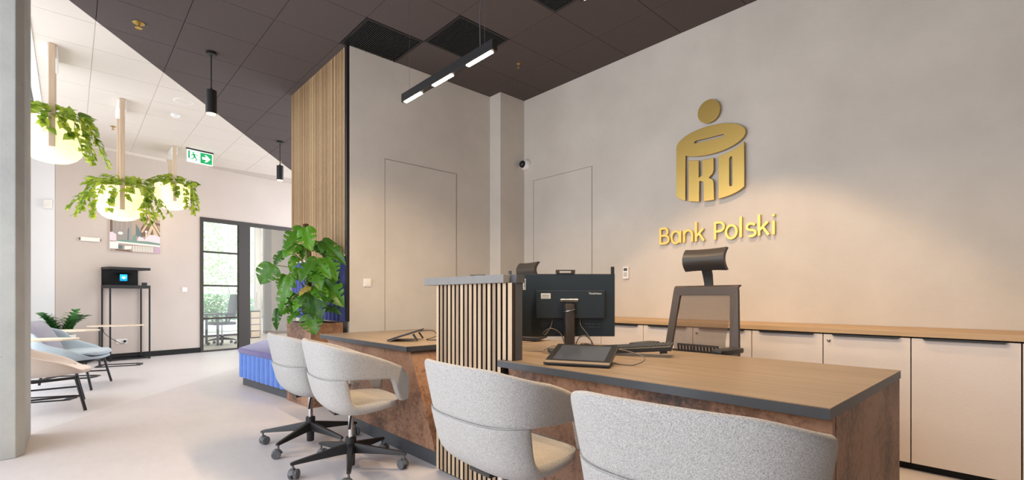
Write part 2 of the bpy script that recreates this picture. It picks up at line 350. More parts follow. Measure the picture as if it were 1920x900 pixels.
# corner planter and bench
RZ = math.atan2(1.751-1.574, -4.93+6.77)
pb = thing('corner_planter', 'brown metal-look box planter at the end of the blue bench', 'planter')
q = [(-5.463, 1.72), (-4.925, 1.752), (-4.872, 1.76), (-4.872, YB-.065), (-5.463, YB-.065)]
pm = B().prism(q, 0, .84); pm.build('box', 'corten', pb, bevel=.004)
B().prism([(-5.43, 1.76), (-4.9, 1.79), (-4.9, YB-.09), (-5.43, YB-.09)], .835, .846).build('soil', 'soil', pb)
bn = thing('bench', 'blue velvet channelled bench with purple-blue seat pad on grey plinth', 'bench')
A = Vector((-6.80, 1.585)); Bv = Vector((-5.47, 1.715)); dg = Vector((-.809, .452)).normalized()
def off(v): return (v.x, v.y)
base_poly = [off(A), off(Bv), (-5.47, YB-.07), (-6.6, YB-.07), (-6.6, 2.5), off(A+dg*1.25)]
B().prism([off(A+Vector((.02, .025))), off(Bv+Vector((-.0, .03))), (-5.47, YB-.08), (-6.6, YB-.08), (-6.6, 2.45), off(A+dg*1.2+Vector((.02, .03)))], 0, .105).build('plinth', 'plinth_grey', bn)
B().prism([off(A+Vector((.02, .03))), off(Bv+Vector((0, .035))), (-5.47, YB-.08), (-6.6, YB-.08), (-6.6, 2.45), off(A+dg*1.2+Vector((.02, .03)))], .106, .40).build('core', 'blue_velvet', bn)
B().prism([off(A+Vector((-.02, -.02))), off(Bv+Vector((-.003, -.022))), (-5.474, YB-.08), (-6.6, YB-.08), (-6.6, 2.5), off(A+dg*1.25+Vector((-.02, -.02)))], .40, .468).build('seat_pad', 'blue_velvet_top', bn, smooth=True, bevel=.025, segs=3)
def channels(p, q, n, hz0, hz1, nm, parent, m):
    p = Vector(p); q = Vector(q); d = (q-p)/n; u = d.normalized(); nr = Vector((u.y, -u.x))
    for i in range(n):
        a = p+d*i; L = d.length-.002
        r = [a+u*0-nr*.03, a+nr*.0, a+u*L*.14+nr*.02, a+u*L*.5+nr*.03, a+u*L*.86+nr*.02, a+u*L, a+u*L-nr*.03]
        B().prism([off(x) for x in r], hz0, hz1).build(nm, m, parent, smooth=True)
channels(A, Bv, 10, .108, .40, 'channel', bn, 'blue_velvet')
channels(A+dg*1.2, A, 9, .108, .40, 'channel', bn, 'blue_velvet')
pk = B().lathe([(.001, -.05), (.06, -.04), (.11, -.01), (.115, .01), (.08, .035), (.03, .05), (.001, .053)], 16)
tag(pk.build('small_cushion', 'pink_fabric', smooth='all', loc=(-5.72, 1.98, .52)), 'small pink cushion on the blue bench beside the brown planter', 'cushion')

# ------------------------------------------------------------------ slatted partition and the two desks
DZ = .765; DT = .036
pt = thing('counter_partition', 'slatted oak partition with grey cap standing between the two desks', 'partition')
bk = B(); bk.box(-2.578, -1.958, 1.738, 1.785, 0, 1.178); bk.box(-1.957, -1.866, 1.738, 1.785, DZ+.001, 1.178); bk.build('back_panel', 'black_matte', pt)
sp1 = sp2 = None
for i in range(17):
    x = -2.578+.0424*i; lo = .018 if x < -1.975 else DZ+.001
    slat_box(x, x+.026+(.006 if i == 16 else 0), 1.715, 1.7375, lo, 1.178).build('slat', ['oak_slat_grey', 'slat_core'], pt)
B().box(-1.866, -1.862, 1.7375, 1.785, DZ+.001, 1.2).build('side_panel', 'charcoal', pt)
B().box(-2.685, -1.908, 1.69, 1.80, 1.179, 1.224).build('cap', 'cap_grey', pt, bevel=.002)
B().box(-1.906, -1.858, 1.69+.05, 1.80, 1.179, 1.223).build('cap_return', 'charcoal', pt)

def desk_top(par, poly, nm='tabletop'):
    b = B(); b.prism(poly, DZ-DT, DZ-.004); b.cur = 1; b.prism(poly, DZ-.0035, DZ); b.build(nm, ['plinth_grey', 'desk_top'], par)
ld = thing('desk', 'left counter desk with leaning brown front beside the planter', 'desk', group=None)
desk_top(ld, [(-4.455, 1.69), (-2.904, 1.69), (-2.904, 2.25), (-2.60, 2.25), (-2.60, 2.805), (-4.455, 2.805)])
fp = frame((0, 1.735, 0), (1, 0, 0), (0, 0, 1), (0, -1, 0))
B().prism([(-4.02, .105), (-2.62, .105), (-2.93, .728), (-4.40, .728)], -.03, 0, fp).build('front_panel', 'corten', ld, bevel=.002)
B().loft([[Vector((-2.955, y, .728)), Vector((-2.932, y, .728)), Vector((-2.622, y, .105)), Vector((-2.645, y, .105))] for y in (1.7655, 2.24)]).build('side_panel', 'corten', ld)
B().box(-3.97, -2.6, 1.757, 1.80, 0, .104).build('plinth', 'plinth_grey', ld)
B().box(-4.35, -2.65, 2.3, 2.33, .0, .727).build('modesty_panel', 'charcoal', ld)
rd = thing('desk', 'right counter desk with wood-grain top, dark edge and rust-brown front', 'desk')
desk_top(rd, [(-1.955, 1.69), (-.42, 1.69), (-.42, 2.815), (-2.57, 2.815), (-2.57, 1.81), (-1.955, 1.81)])
B().prism([(-1.58, .105), (-.424, .105), (-.424, .728), (-1.925, .728)], -.03, 0, fp).build('front_panel', 'corten', rd, bevel=.002)
B().box(-.448, -.422, 1.768, 2.80, 0, .728).build('side_panel', 'corten', rd, bevel=.002)
B().box(-1.95, -.46, 1.79, 1.82, 0, .104).build('plinth', 'plinth_grey', rd)
B().box(-1.953, -1.45, 1.767, 1.787, .106, .728).build('recessed_panel', 'corten', rd)
B().box(-2.5, -.46, 2.3, 2.33, 0, .727).build('modesty_panel', 'charcoal', rd)

# ------------------------------------------------------------------ low cabinets along the logo wall
for i in range(-2, 6):
    x0 = -2.472+.484*i; x1 = x0+.484
    cb = thing('low_cabinet', 'white low cabinet unit ' + ['at the left end, hidden behind the monitor', 'without lock, just right of the monitor', 'partly behind the left side of the mesh chair', 'whose lock shows through the mesh chair back', 'without lock, just right of the mesh chair', 'with lock, above the right desk corner', 'with tall plain door beside the right edge', 'showing only a sliver at the right frame edge'][i+2], 'cabinet', (x0, 3.93, 0), 0, 'white cabinets along the logo wall')
    B().box(.003, .481, .02, YW-3.93-.004, .05, .847).build('body', 'black_matte', cb)
    d = B().box(.003, .481, 0, .019, .051, .842).build('door', 'cabinet_white', cb, bevel=.001)
    h = B(); h.prism([(.055, .846), (.068, .834), (.416, .834), (.429, .846)], .0005, .021, frame((0, 0, 0), (1, 0, 0), (0, 0, 1), (0, -1, 0)))
    h.build('handle', 'handle_black', d)
    if i in (1, 3):
        k_ = B(); k_.lathe([(.011, 0), (.011, .006), (.007, .009), (.004, .009)], 14, M=frame((.036, -.0, .80), (1, 0, 0), (0, 0, 1), (0, -1, 0))); k_.build('lock', 'steel', d, smooth=True)
    B().box(.0, .484, .05, .065, 0, .049).build('plinth', 'black_matte', cb)
tag(B().box(-3.445, .432, 3.922, YW-.003, .852, .888).build('worktop', 'oak_top', bevel=.002), 'long oak worktop on the white cabinets under the brass sign', 'worktop')

# ------------------------------------------------------------------ brass sign on the logo wall
sg = thing('wall_sign', 'large brass emblem of letters and a round head on plaster wall', 'sign', (-2, YW, 2))
SF = lambda d: frame((0, -d, 0), (1, 0, 0), (0, 0, 1), (0, -1, 0))
cx = -.092
def el(x0, z0, rx, rz, a0, a1, n=24): return [(x0+rx*math.cos(math.radians(a0+(a1-a0)*i/n)), z0+rz*math.sin(math.radians(a0+(a1-a0)*i/n))) for i in range(n+1)]
bot = lambda x: .14-.12*math.sqrt(max(0, 1-((x-cx)/.34)**2)); top = lambda x: .59-.178*math.sqrt(max(0, 1-((x-cx)/.375)**2))
arc = lambda f, a, b_, n=10: [(a+(b_-a)*i/n, f(a+(b_-a)*i/n)) for i in range(n+1)]
mobj('emblem_head', shape([el(cx-.004, .866, .106, .108, 0, 360, 40)[:-1]], .018, .002), 'brass', sg, SF(.03))
xa = (.241/.332); th = math.degrees(math.acos(-xa))
lid = el(cx, .59, .332, .133, 180, 0, 30)+el(cx, .59, .332, .133, 0, -th, 26)[1:]+[(-.333, bot(-.333))]+arc(bot, -.345, -.423, 6)
slot = [(-.225+.016*math.cos(a), .604+.014*math.sin(a)) for a in [PI/2+PI*i/8 for i in range(9)]]+[(.035+.016*math.cos(a), .604+.014*math.sin(a)) for a in [-PI/2+PI*i/8 for i in range(9)]]
mobj('emblem_lid', shape([lid, slot[::-1]], .018, .002), 'brass', sg, SF(.03))
K = arc(top, -.295, -.194, 4)+[(-.194, .25), (-.155, .272)]+arc(top, -.155, -.05, 4)+[(-.05, .30), (-.062, .27), (-.098, .236), (-.06, .21), (-.05, .185), (-.046, bot(-.046))]+[(-.14, bot(-.14)), (-.143, .2), (-.155, .212), (-.191, .225), (-.192, bot(-.192))]+[(-.295, bot(-.295))]
mobj('emblem_letter', shape([K], .018, .002), 'brass', sg, SF(.03))
D = arc(top, 0, .229, 8)+arc(bot, .229, 0, 10)
ds = el(.112, .375, .016, .02, 180, 0, 8)+el(.112, .138, .016, .02, 0, -180, 8)
mobj('emblem_letter', shape([D, ds], .018, .002), 'brass', sg, SF(.03))
tx = thing('wall_lettering', 'brass lettering in two words under the large emblem', 'lettering', (-2, YW, 1.645))
def stroke(ps, w_=.021):
    b = B(); ps = [Vector((p[0], p[1])) for p in ps]; L = []; R = []
    closed = (ps[0]-ps[-1]).length < 1e-4
    for i, p in enumerate(ps):
        a = ps[i-1] if i else (ps[-2] if closed else p); c = ps[i+1] if i < len(ps)-1 else (ps[1] if closed else p)
        d = (c-a).normalized(); n = Vector((-d.y, d.x)); L.append(p+n*w_/2); R.append(p-n*w_/2)
    rings = [[Vector((l.x, -.028, l.y)), Vector((r.x, -.028, r.y)), Vector((r.x, -.006, r.y)), Vector((l.x, -.006, l.y))] for l, r in zip(L, R)]
    b.loft(rings, caps=not closed); return b
def letter(strokes):
    b = B()
    for i, s in enumerate(strokes): t = stroke(s); b.add([Vector((p[0], p[1]-.0006*i, p[2])) for p in t.v], t.f)
    b.build('letter', 'brass_bright', tx)
c_ = .166; xh = .118
cir = lambda x0, x1: el((x0+x1)/2, xh/2, (x1-x0)/2, xh/2, 0, 360, 24)
letter([[(-.61, 0), (-.61, c_)], [(-.61, c_-.008)]+el(-.565, c_*.75, .036, c_*.22, 90, -90, 10)+[(-.61, c_*.52)], [(-.61, c_*.52)]+el(-.56, c_*.28, .044, c_*.24, 90, -90, 10)+[(-.61, .008)]])
letter([cir(-.485, -.395), [(-.39, 0), (-.39, xh)]])
letter([[(-.35, 0), (-.35, xh)], [(-.35, xh*.6)]+el(-.308, xh*.56, .042, xh*.42, 180, 0, 12)+[(-.266, 0)]])
letter([[(-.227, 0), (-.227, c_*1.12)], [(-.222, .05), (-.155, xh)], [(-.195, .072), (-.148, 0)]])
letter([[(-.04, 0), (-.04, c_)], [(-.04, c_-.008)]+el(.0, c_*.7, .042, c_*.25, 90, -90, 10)+[(-.04, c_*.45)]])
letter([cir(.062, .158)])
letter([[(.195, 0), (.195, c_*1.12)]])
letter([[(.318, xh*.86)]+el(.282, xh*.73, .034, xh*.24, 60, 270, 14)+el(.286, xh*.255, .036, xh*.23, 90, -130, 14)])
letter([[(.352, 0), (.352, c_*1.12)], [(.357, .05), (.424, xh)], [(.384, .072), (.431, 0)]])
letter([[(.47, 0), (.47, xh)], [(.46, c_), (.48, c_)]])

# ------------------------------------------------------------------ small wall fittings
cc = thing('security_camera', 'white dome security camera on the logo wall near the corner', 'camera', (-4.585, YW, 2.862))
MC = frame((0, 0, 0), (1, 0, 0), (0, 0, 1), (0, -1, 0))
B().lathe([(.075, 0), (.075, .03), (.07, .06), (.055, .085), (.05, .09)], 24, M=MC).build('housing', 'white_plastic', cc, smooth=True)
B().lathe([(.049, .088), (.046, .105), (.034, .122), (.018, .131), (.001, .133)], 24, M=MC).build('dome', 'bezel', cc, smooth=True)
tm = thing('thermostat', 'small white wall thermostat beside the monitor on logo wall', 'thermostat', (-3.035, YW, 1.372))
B().box(-.036, .036, -.022, 0, -.066, .066).build('case', 'white_plastic', tm, bevel=.004); B().box(-.022, .022, -.024, -.0221, .02, .05).build('display', 'charcoal', tm)
b = B()
for r in range(3):
    for c in range(3): b.box(-.02+c*.015, -.01+c*.015, -.0235, -.0221, -.04+r*.016, -.032+r*.016)
b.build('buttons', 'rubber_grey', tm)
def switch(nm, label, loc, rotz):
    t = thing(nm, label, 'switch', loc, rotz); B().box(-.043, .043, -.010, 0, -.043, .043).build('plate', 'white_plastic', t, bevel=.003); B().box(-.029, .029, -.014, -.0101, -.029, .029).build('rocker', 'cream_box', t, bevel=.002)
switch('light_switch', 'white light switch on the plaster wall left of the hidden door', (XB, 2.352, 1.26), PI/2)
switch('light_switch', 'white light switch on the far wall left of the glass door', fw(1.46, 0, 1.257), FA)
so = thing('wall_socket', 'white double wall socket low on far wall behind black stand', 'socket', fw(.469, 0, .316), FA)
B().box(-.08, .08, -.012, 0, -.042, .042).build('plate', 'white_plastic', so, bevel=.003)
for x in (-.04, .04): B().lathe([(.024, 0), (.024, .002), (.02, .002)], 16, M=frame((x, -.012, 0), (1, 0, 0), (0, 0, 1), (0, -1, 0))).build('outlet', 'cream_box', so)
B().lathe([(.021, 0), (.021, .03), (.008, .045)], 14, M=frame((.04, -.0145, 0), (1, 0, 0), (0, 0, 1), (0, -1, 0))).build('plug', 'black_plastic', so)
em = thing('emergency_light', 'clear emergency light bar on far wall left of the picture', 'light', fw(.03, 0, 2.10), FA)
B().box(-.13, .13, -.04, 0, -.035, .035).build('case', 'cream_box', em, bevel=.012); B().box(-.14, -.131, -.03, -.005, -.015, .015).build('end_cap', 'black_plastic', em); B().box(.131, .14, -.03, -.005, -.015, .015).build('end_cap', 'black_plastic', em)
se = thing('motion_sensor', 'white motion sensor high on the daylit white wall return', 'sensor', (-10.9, -.27, 2.62), PI/2)
B().box(-.055, .055, -.05, 0, -.075, .075).build('case', 'white_plastic', se, bevel=.015); B().box(-.03, .03, -.062, -.0501, -.05, .0).build('lens', 'cream_box', se, bevel=.005)

# ------------------------------------------------------------------ ceiling fittings
for n_, (x, y) in enumerate(vents):
    t = thing('ceiling_vent', ['black slotted ceiling vent touching the top of the slatted corner', 'black slotted ceiling vent above the left pendant bar', 'black slotted ceiling vent cut by the top edge near second light'][n_], 'vent', (x, y, CH), 0, 'black ceiling vents')
    cl_ = 1
    f = B(); f.box(.003, .622, .003, .028, -.004, .018); f.box(.003, .622, .598, .623, -.004, .018); f.box(.003, .028, .0285, .5975, -.004, .018); f.box(.597, .622, .0285, .5975, -.004, .018); f.build('frame', 'black_metal', t)
    B().box(.029, .596, .029, .597, .012, .018).build('backing', 'black_matte', t)
    s0 = None
    for i in range(28):
        if s0 is None: s0 = B().box(.029, .596, 0, .008, -.003, .011).build('slat', 'black_metal', t, loc=(0, .0345+i*.02, 0))
        else: inst(s0, t, (0, .0345+i*.02, 0))
def linear(x0, x1, label, cords):
    y = 2.15; z = 2.80
    t = thing('linear_pendant', label, 'lamp', (x0, y, z)); L = x1-x0
    h = B(); h.box(0, L, -.022, .022, .004, .075); h.build('housing', 'black_metal', t, bevel=.0015)
    for a, b_ in ((.03, .29), (.47, .73), (L-.31, L-.03)):
        e = B()
        for i in range(12):
            xx = a+(b_-a)*i/12; e.box(xx+.002, xx+(b_-a)/12-.002, -.015, .015, -.002, .0035)
        e.build('led_module', 'led_warm', t)
        lamp('led_light', 'AREA', t, ((a+b_)/2, 0, -.006), LAMP_W, (1, .74, .46), shape='RECTANGLE', size=b_-a, size_y=.03, spread=math.radians(150))
    for cxx in cords: B().tube([(cxx, 0, .075), (cxx, 0, CH-z-.001)], .0012, 5).build('cord', 'steel', t)
    B().tube([(L-.16, 0, .075), (L-.165, .0, .3), (L-.14, 0, .6), (L-.15, 0, CH-z-.001)], .004, 6).build('power_cable', 'charcoal', t)
linear(-3.745, -2.515, 'black linear pendant light hanging over the left desk', (.1, 1.12))
linear(-1.775, -.545, 'black linear pendant light over right desk, cut by top edge', (.1, 1.12))
def pendant(loc, z0, z1, label):
    t = thing('pendant_lamp', label, 'lamp', (loc[0], loc[1], z0)); h = z1-z0
    B().lathe([(.05, .004), (.053, 0), (.053, h), (.012, h+.006), (.01, h+.03)], 24).build('shade', 'black_metal', t, smooth=True)
    B().cyl((0, 0, 0), .046, -.001, .004, 20).build('diffuser', 'lamp_glow', t)
    B().tube([(0, 0, h+.03), (0, 0, CH-z0-.03)], .006, 8).build('rod', 'black_metal', t)
    B().cyl((0, 0, 0), .05, CH-z0-.03, CH-z0, 20).build('canopy', 'black_metal', t)
    lamp('spot', 'SPOT', t, (0, 0, -.01), 55, (1, .72, .42), spot_size=math.radians(80), spot_blend=.6, shadow_soft_size=.04)
pendant((-6.0, 1.118), 3.075, 3.325, 'black cylinder pendant lamp nearer the camera, under dark ceiling')
pendant((-8.637, 2.612), 3.08, 3.325, 'black cylinder pendant lamp farther away, beside slatted wall edge')
wd = thing('ceiling_downlight', 'recessed ceiling downlight washing the wall sign', 'lamp', (-1.68, 3.10, CH))
B().lathe([(.09, 0), (.09, -.006), (.07, -.006), (.06, -.002)], 24).build('rim', 'black_metal', wd); B().cyl((0, 0, 0), .058, -.004, -.0025, 20).build('diffuser', 'lamp_glow', wd)
lamp('spot', 'SPOT', wd, (0, 0, -.02), 200, (1, .66, .36), spot_size=math.radians(86), spot_blend=.22, shadow_soft_size=.05)
def sprinkler(loc, label, k_=1):
    t = thing('sprinkler', label, 'sprinkler', (loc[0], loc[1], CH)); t.scale = (k_, k_, 1)
    B().lathe([(.045, -.001), (.05, -.004), (.03, -.012), (.012, -.014)], 16).build('rosette', 'brass', t, smooth=True)
    B().lathe([(.01, -.014), (.01, -.04), (.03, -.045), (.03, -.05)], 12).build('head', 'brass', t)
sprinkler((-5.833, .485), 'brass sprinkler in dark ceiling above the planter lamps'); sprinkler((-3.946, 3.723), 'small sprinkler in dark ceiling near the wall corner', .45)
sprinkler((-9.625, .488), 'sprinkler in the white ceiling between the planter lamps', .7); sprinkler((-9.889, 3.0), 'tiny sprinkler in the dark ceiling beside far pendant', .45)
dl = thing('ceiling_speaker', 'round white speaker flush in the white ceiling', 'speaker', (-7.755, 1.123, CH)); B().lathe([(.115, 0), (.115, -.006), (.1, -.008), (.095, -.004)], 28).build('rim', 'white_plastic', dl, smooth=True); B().cyl((0, 0, 0), .094, -.0075, -.0045, 28).build('grille', 'tile_white', dl)
sd = thing('smoke_detector', 'small round white smoke detector on the white ceiling', 'detector', (-8.374, 1.117, CH)); B().lathe([(.06, 0), (.06, -.02), (.05, -.03), (.04, -.045), (.02, -.05), (.001, -.05)], 24).build('case', 'white_plastic', sd, smooth=True)
gr = thing('ceiling_grille', 'white linear air grille in the white ceiling near the facade', 'vent', (-9.0, -.28, CH)); B().box(-1.6, 2.6, -.34, 0, -.012, -.0005).build('frame', 'white_plastic', gr)
for i in range(4): B().box(-1.5, 2.5, -.10-.06*i, -.08-.06*i, -.016, -.0125).build('slot', 'rubber_grey', gr)
# exit sign
ex = thing('exit_sign', 'green and white hanging exit sign with running figure and arrow', 'sign', (-10.139, 1.716, 3.4), FA)
B().box(-.215, .215, -.02, .02, .315, .34).build('rail', 'black_metal', ex); B().box(-.205, .205, -.012, .012, .10, .314).build('panel', 'white_sign', ex)
ef = frame((0, -.0135, .1), (1, 0, 0), (0, 0, 1), (0, -1, 0))
g = B(); g.prism([(.0, .012), (.193, .012), (.193, .2), (0, .2)], 0, .0006, ef)
g.prism([(-.193, .06), (-.165, .06), (-.165, .195), (-.193, .195)], 0, .0006, ef)
for poly in ([(-.13, .17), (-.112, .185), (-.095, .175), (-.1, .158), (-.12, .155)], [(-.125, .15), (-.085, .155), (-.075, .11), (-.105, .095)], [(-.125, .148), (-.15, .115), (-.142, .108), (-.112, .138)], [(-.085, .152), (-.055, .125), (-.035, .13), (-.037, .142), (-.055, .14), (-.08, .158)], [(-.105, .1), (-.078, .11), (-.05, .06), (-.07, .02), (-.08, .025), (-.068, .06)], [(-.105, .1), (-.09, .09), (-.115, .055), (-.16, .045), (-.162, .057), (-.125, .067)]): g.prism(poly, 0, .0006, ef)
g.build('pictogram', 'green_sign', ex)
a_ = B().prism([(.03, .085), (.1, .085), (.07, .045), (.1, .045), (.165, .106), (.1, .167), (.07, .167), (.1, .127), (.03, .127)], .0008, .0014, ef); a_.build('arrow', 'white_sign', ex)

# ------------------------------------------------------------------ felt visitor chairs
def arcpt(u, hw, yc, dy): 
    th = abs(u)*PI/2; e = .77
    return math.copysign(hw*math.sin(th)**e, u), yc+dy*(1-max(0, math.cos(th))**e), (1-max(0, math.cos(th))**e)
def five_star(root, ang, R, hub_z=.20, m='black_metal', col_top=.37, sleeve=.30):
    b = B(); b.lathe([(.024, .022), (.026, .025), (.027, .10), (.034, .105), (.034, .20), (.029, .205)], 20); b.build('hub', m, root, smooth=True)
    B().lathe([(.0175, .204), (.0175, col_top)], 18).build('gas_lift', 'chrome', root, smooth=True)
    leg = cast = None
    for i in range(5):
        a = ang+i*2*PI/5
        if leg is None:
            b = B(); rings = []
            for t, wd, h, z in ((.028, .048, .062, .135), (.10, .042, .05, .128), (.22, .034, .034, .114), (R-.01, .027, .02, .101), (R+.014, .022, .014, .097)):
                rings.append([(t, -wd/2, z-h/2), (t, wd/2, z-h/2), (t, wd/2*.8, z+h/2*.5), (t, wd*.3, z+h/2), (t, -wd*.3, z+h/2), (t, -wd/2*.8, z+h/2*.5)])
            b.loft(rings); leg = b.build('leg', m, root, smooth=True); leg.rotation_euler = (0, 0, a)
        else: leg = inst(leg, root, rot=(0, 0, a))
        ca = a+[.9, 2.2, -.6, 1.6, .3][i]
        if cast is None:
            b = B()
            for s in (-1, 1):
                Mw = frame((-.012, s*.016, .031), (1, 0, 0), (0, 0, 1), (0, -1, 0)); b.lathe([(.012, -.011), (.027, -.011), (.031, -.007), (.031, .007), (.027, .011), (.012, .011)], 20, M=Mw)
            b.box(-.02, .008, -.0045, .0045, .028, .066); b.cyl((.0, 0, 0), .007, .05, .094, 10); b.lathe([(.012, .06), (.02, .052), (.03, .036)], 12)
            cast = b.build('caster', 'rubber_grey', root, smooth=True); cast.location = (R*math.cos(a), R*math.sin(a), 0); cast.rotation_euler = (0, 0, ca)
        else: cast = inst(cast, root, (R*math.cos(a), R*math.sin(a), 0), (0, 0, ca))
SEAM = .622
def make_tub(label, group):
    t = thing('visitor_chair', label, 'chair', group=group)
    rows = [(.30, .432, .25, .440, .17), (.288, .451, .24, .452, .205), (.25, .457, .22, .457, .23), (.17, .455, .16, .459, .25), (.08, .450, .09, .457, .262), (.0, .446, .03, .457, .27), (-.07, .445, -.02, .459, .275), (-.115, .449, -.055, .466, .277), (-.145, .465, -.072, .479, .278), (-.165, .495, -.082, .502, .278), (-.18, .535, -.09, .54, .28), (-.192, .58, -.097, .583, .282), (-.201, SEAM+.0, -.103, SEAM+.0, .284), (-.202, SEAM+.006, -.104, SEAM+.006, .284)]
    nu = 18; grid = []; TM = math.radians(76); FM = 1-math.cos(TM)**.77
    for yc, zc, ye, ze, hw in rows:
        r = []
        for j in range(nu+1):
            u = -1+2*j/nu; th_ = abs(u)*TM; fr = (1-math.cos(th_)**.77)/FM
            r.append(Vector((math.copysign(hw*(math.sin(th_)/math.sin(TM))**.77, u), yc+(ye-yc)*fr, zc+(ze-zc)*fr**1.3)))
        grid.append(r)
    th = [.022, .034, .046, .055, .06, .062, .062, .058, .052, .048, .046, .046, .047, .047]
    inn = grid; outr = []
    for i, r in enumerate(grid):
        o = []
        for j, p in enumerate(r):
            a = grid[min(i+1, len(grid)-1)][j]-grid[max(i-1, 0)][j]; c = r[min(j+1, nu)]-r[max(j-1, 0)]
            n = a.cross(c).normalized()
            ef = 1-.35*abs(-1+2*j/nu)**4
            o.append(p+n*th[i]*ef)
        outr.append(o)
    if (outr[4][9]-inn[4][9]).z > 0: outr = [[p*2-q for p, q in zip(a, b_)] for a, b_ in zip(inn, outr)]
    rings = []
    for i in range(len(grid)):
        a = inn[i]; o = outr[i]
        eL = (a[0]+o[0])/2+(a[0]-a[1]).normalized()*.012; eR = (a[-1]+o[-1])/2+(a[-1]-a[-2]).normalized()*.012
        rings.append(a+[eR]+o[::-1]+[eL])
    B().loft(rings).build('shell', 'felt_grey', t, smooth='all').modifiers.new('soft', 'SUBSURF')
    pip = [(p+q)/2 for p, q in zip(inn[-1], outr[-1])]
    B().tube([o-(o-i_)*.04+Vector((0, 0, .001)) for o, i_ in zip(outr[-1], inn[-1])], .0016, 6).build('seam', 'felt_grey', t)
    # wrap-around band that becomes the arms
    rings = []; n = 52
    for k_ in range(n+1):
        a = -1+2*k_/n; aa = abs(a)
        # outward normal
        def pos(v):
            s = abs(v)
            if s <= .5: X, Y, _ = arcpt(v/.5, .288, -.202, .15); return Vector((X, Y, 0))
            q = (s-.5)/.5; return Vector((math.copysign(.288-.070*q**1.6, v), -.052+.322*q, 0))
        d = (pos(min(1, a+.02))-pos(max(-1, a-.02))).normalized(); nr = Vector((d.y, -d.x, 0))
        if nr.dot(pos(a)-Vector((0, .05, 0))) < 0: nr = -nr
        q_ = max(0, (aa-.2)/.8); zt = .842-.010*min(1, aa/.4)**2-.176*q_**1.38
        if aa > .95: zt -= .030*((aa-.95)/.05)**2
        zb = SEAM-.005-.028*max(0, (aa-.5)/.5)
        fd = max(0, min(1, (aa-.84)/.09)); fd = fd*fd*(3-2*fd); zb = zb*(1-fd)+.450*fd
        lean = .20-.12*(max(0, aa-.3)/.7)
        T = .040; prof = []
        for sgn in (1, -1):
            zs = [zb, zb+.008, zb+(zt-zb)*.33, zb+(zt-zb)*.66, zt-.022, zt-.008]
            if sgn < 0: zs = zs[::-1]
            for z_ in zs:
                e = T/2*(.7 if z_ > zt-.01 or z_ == zb else 1)
                prof.append(pos(a)+nr*(T*.45+sgn*e+(z_-SEAM)*lean*(1 if z_ > SEAM else .35))+Vector((0, 0, z_)))
            if sgn > 0: prof.append(pos(a)+nr*(T*.45+(zt-SEAM)*lean)+Vector((0, 0, zt)))
        rings.append(prof)
    def shrink(r, k_, dy): c = sum(r, Vector())/len(r); return [c+(p-c)*k_+Vector((0, dy, 0)) for p in r]
    rings = [shrink(rings[0], .75, .016), shrink(rings[0], .93, .010)]+rings+[shrink(rings[-1], .93, .010), shrink(rings[-1], .75, .016)]
    B().loft(rings).build('arm_band', 'felt_grey', t, smooth='all').modifiers.new('soft', 'SUBSURF')
    b = B(); b.lathe([(.10, .385), (.09, .372), (.04, .366), (.03, .36)], 20); b.box(-.07, .07, -.12, .12, .372, .388); b.build('seat_plate', 'black_plastic', t)
    return t
def finish_tub(t, ang, R=.345):
    five_star(t, ang, R)
    B().tube([(.03, .0, .365), (.10, -.03, .352), (.18, -.06, .305)], [.005, .005, .008], 8).build('lever', 'black_plastic', t)
tubs = [((-3.70, 1.335), math.radians(-4), math.radians(-128), 'light grey felt swivel chair at left desk, nearer the blue bench'),
        ((-2.985, 1.332), math.radians(-8), math.radians(-98), 'light grey felt swivel chair at left desk, overlapping the one behind'),
        ((-1.55, 1.365), math.radians(-3), math.radians(-80), 'light grey felt chair in front of the slatted partition'),
        ((-.658, 1.325), math.radians(4), math.radians(-60), 'light grey felt chair nearest the camera, cut by bottom edge')]
base_t = make_tub('', 'felt visitor chairs at the counter'); shells = [base_t]+[copy_tree(base_t) for _ in tubs[1:]]
for t, (xy, rz, la, lb) in zip(shells, tubs):
    t['label'] = lb; t.location = (xy[0], xy[1], 0); t.rotation_euler = (0, 0, rz); finish_tub(t, la-rz)

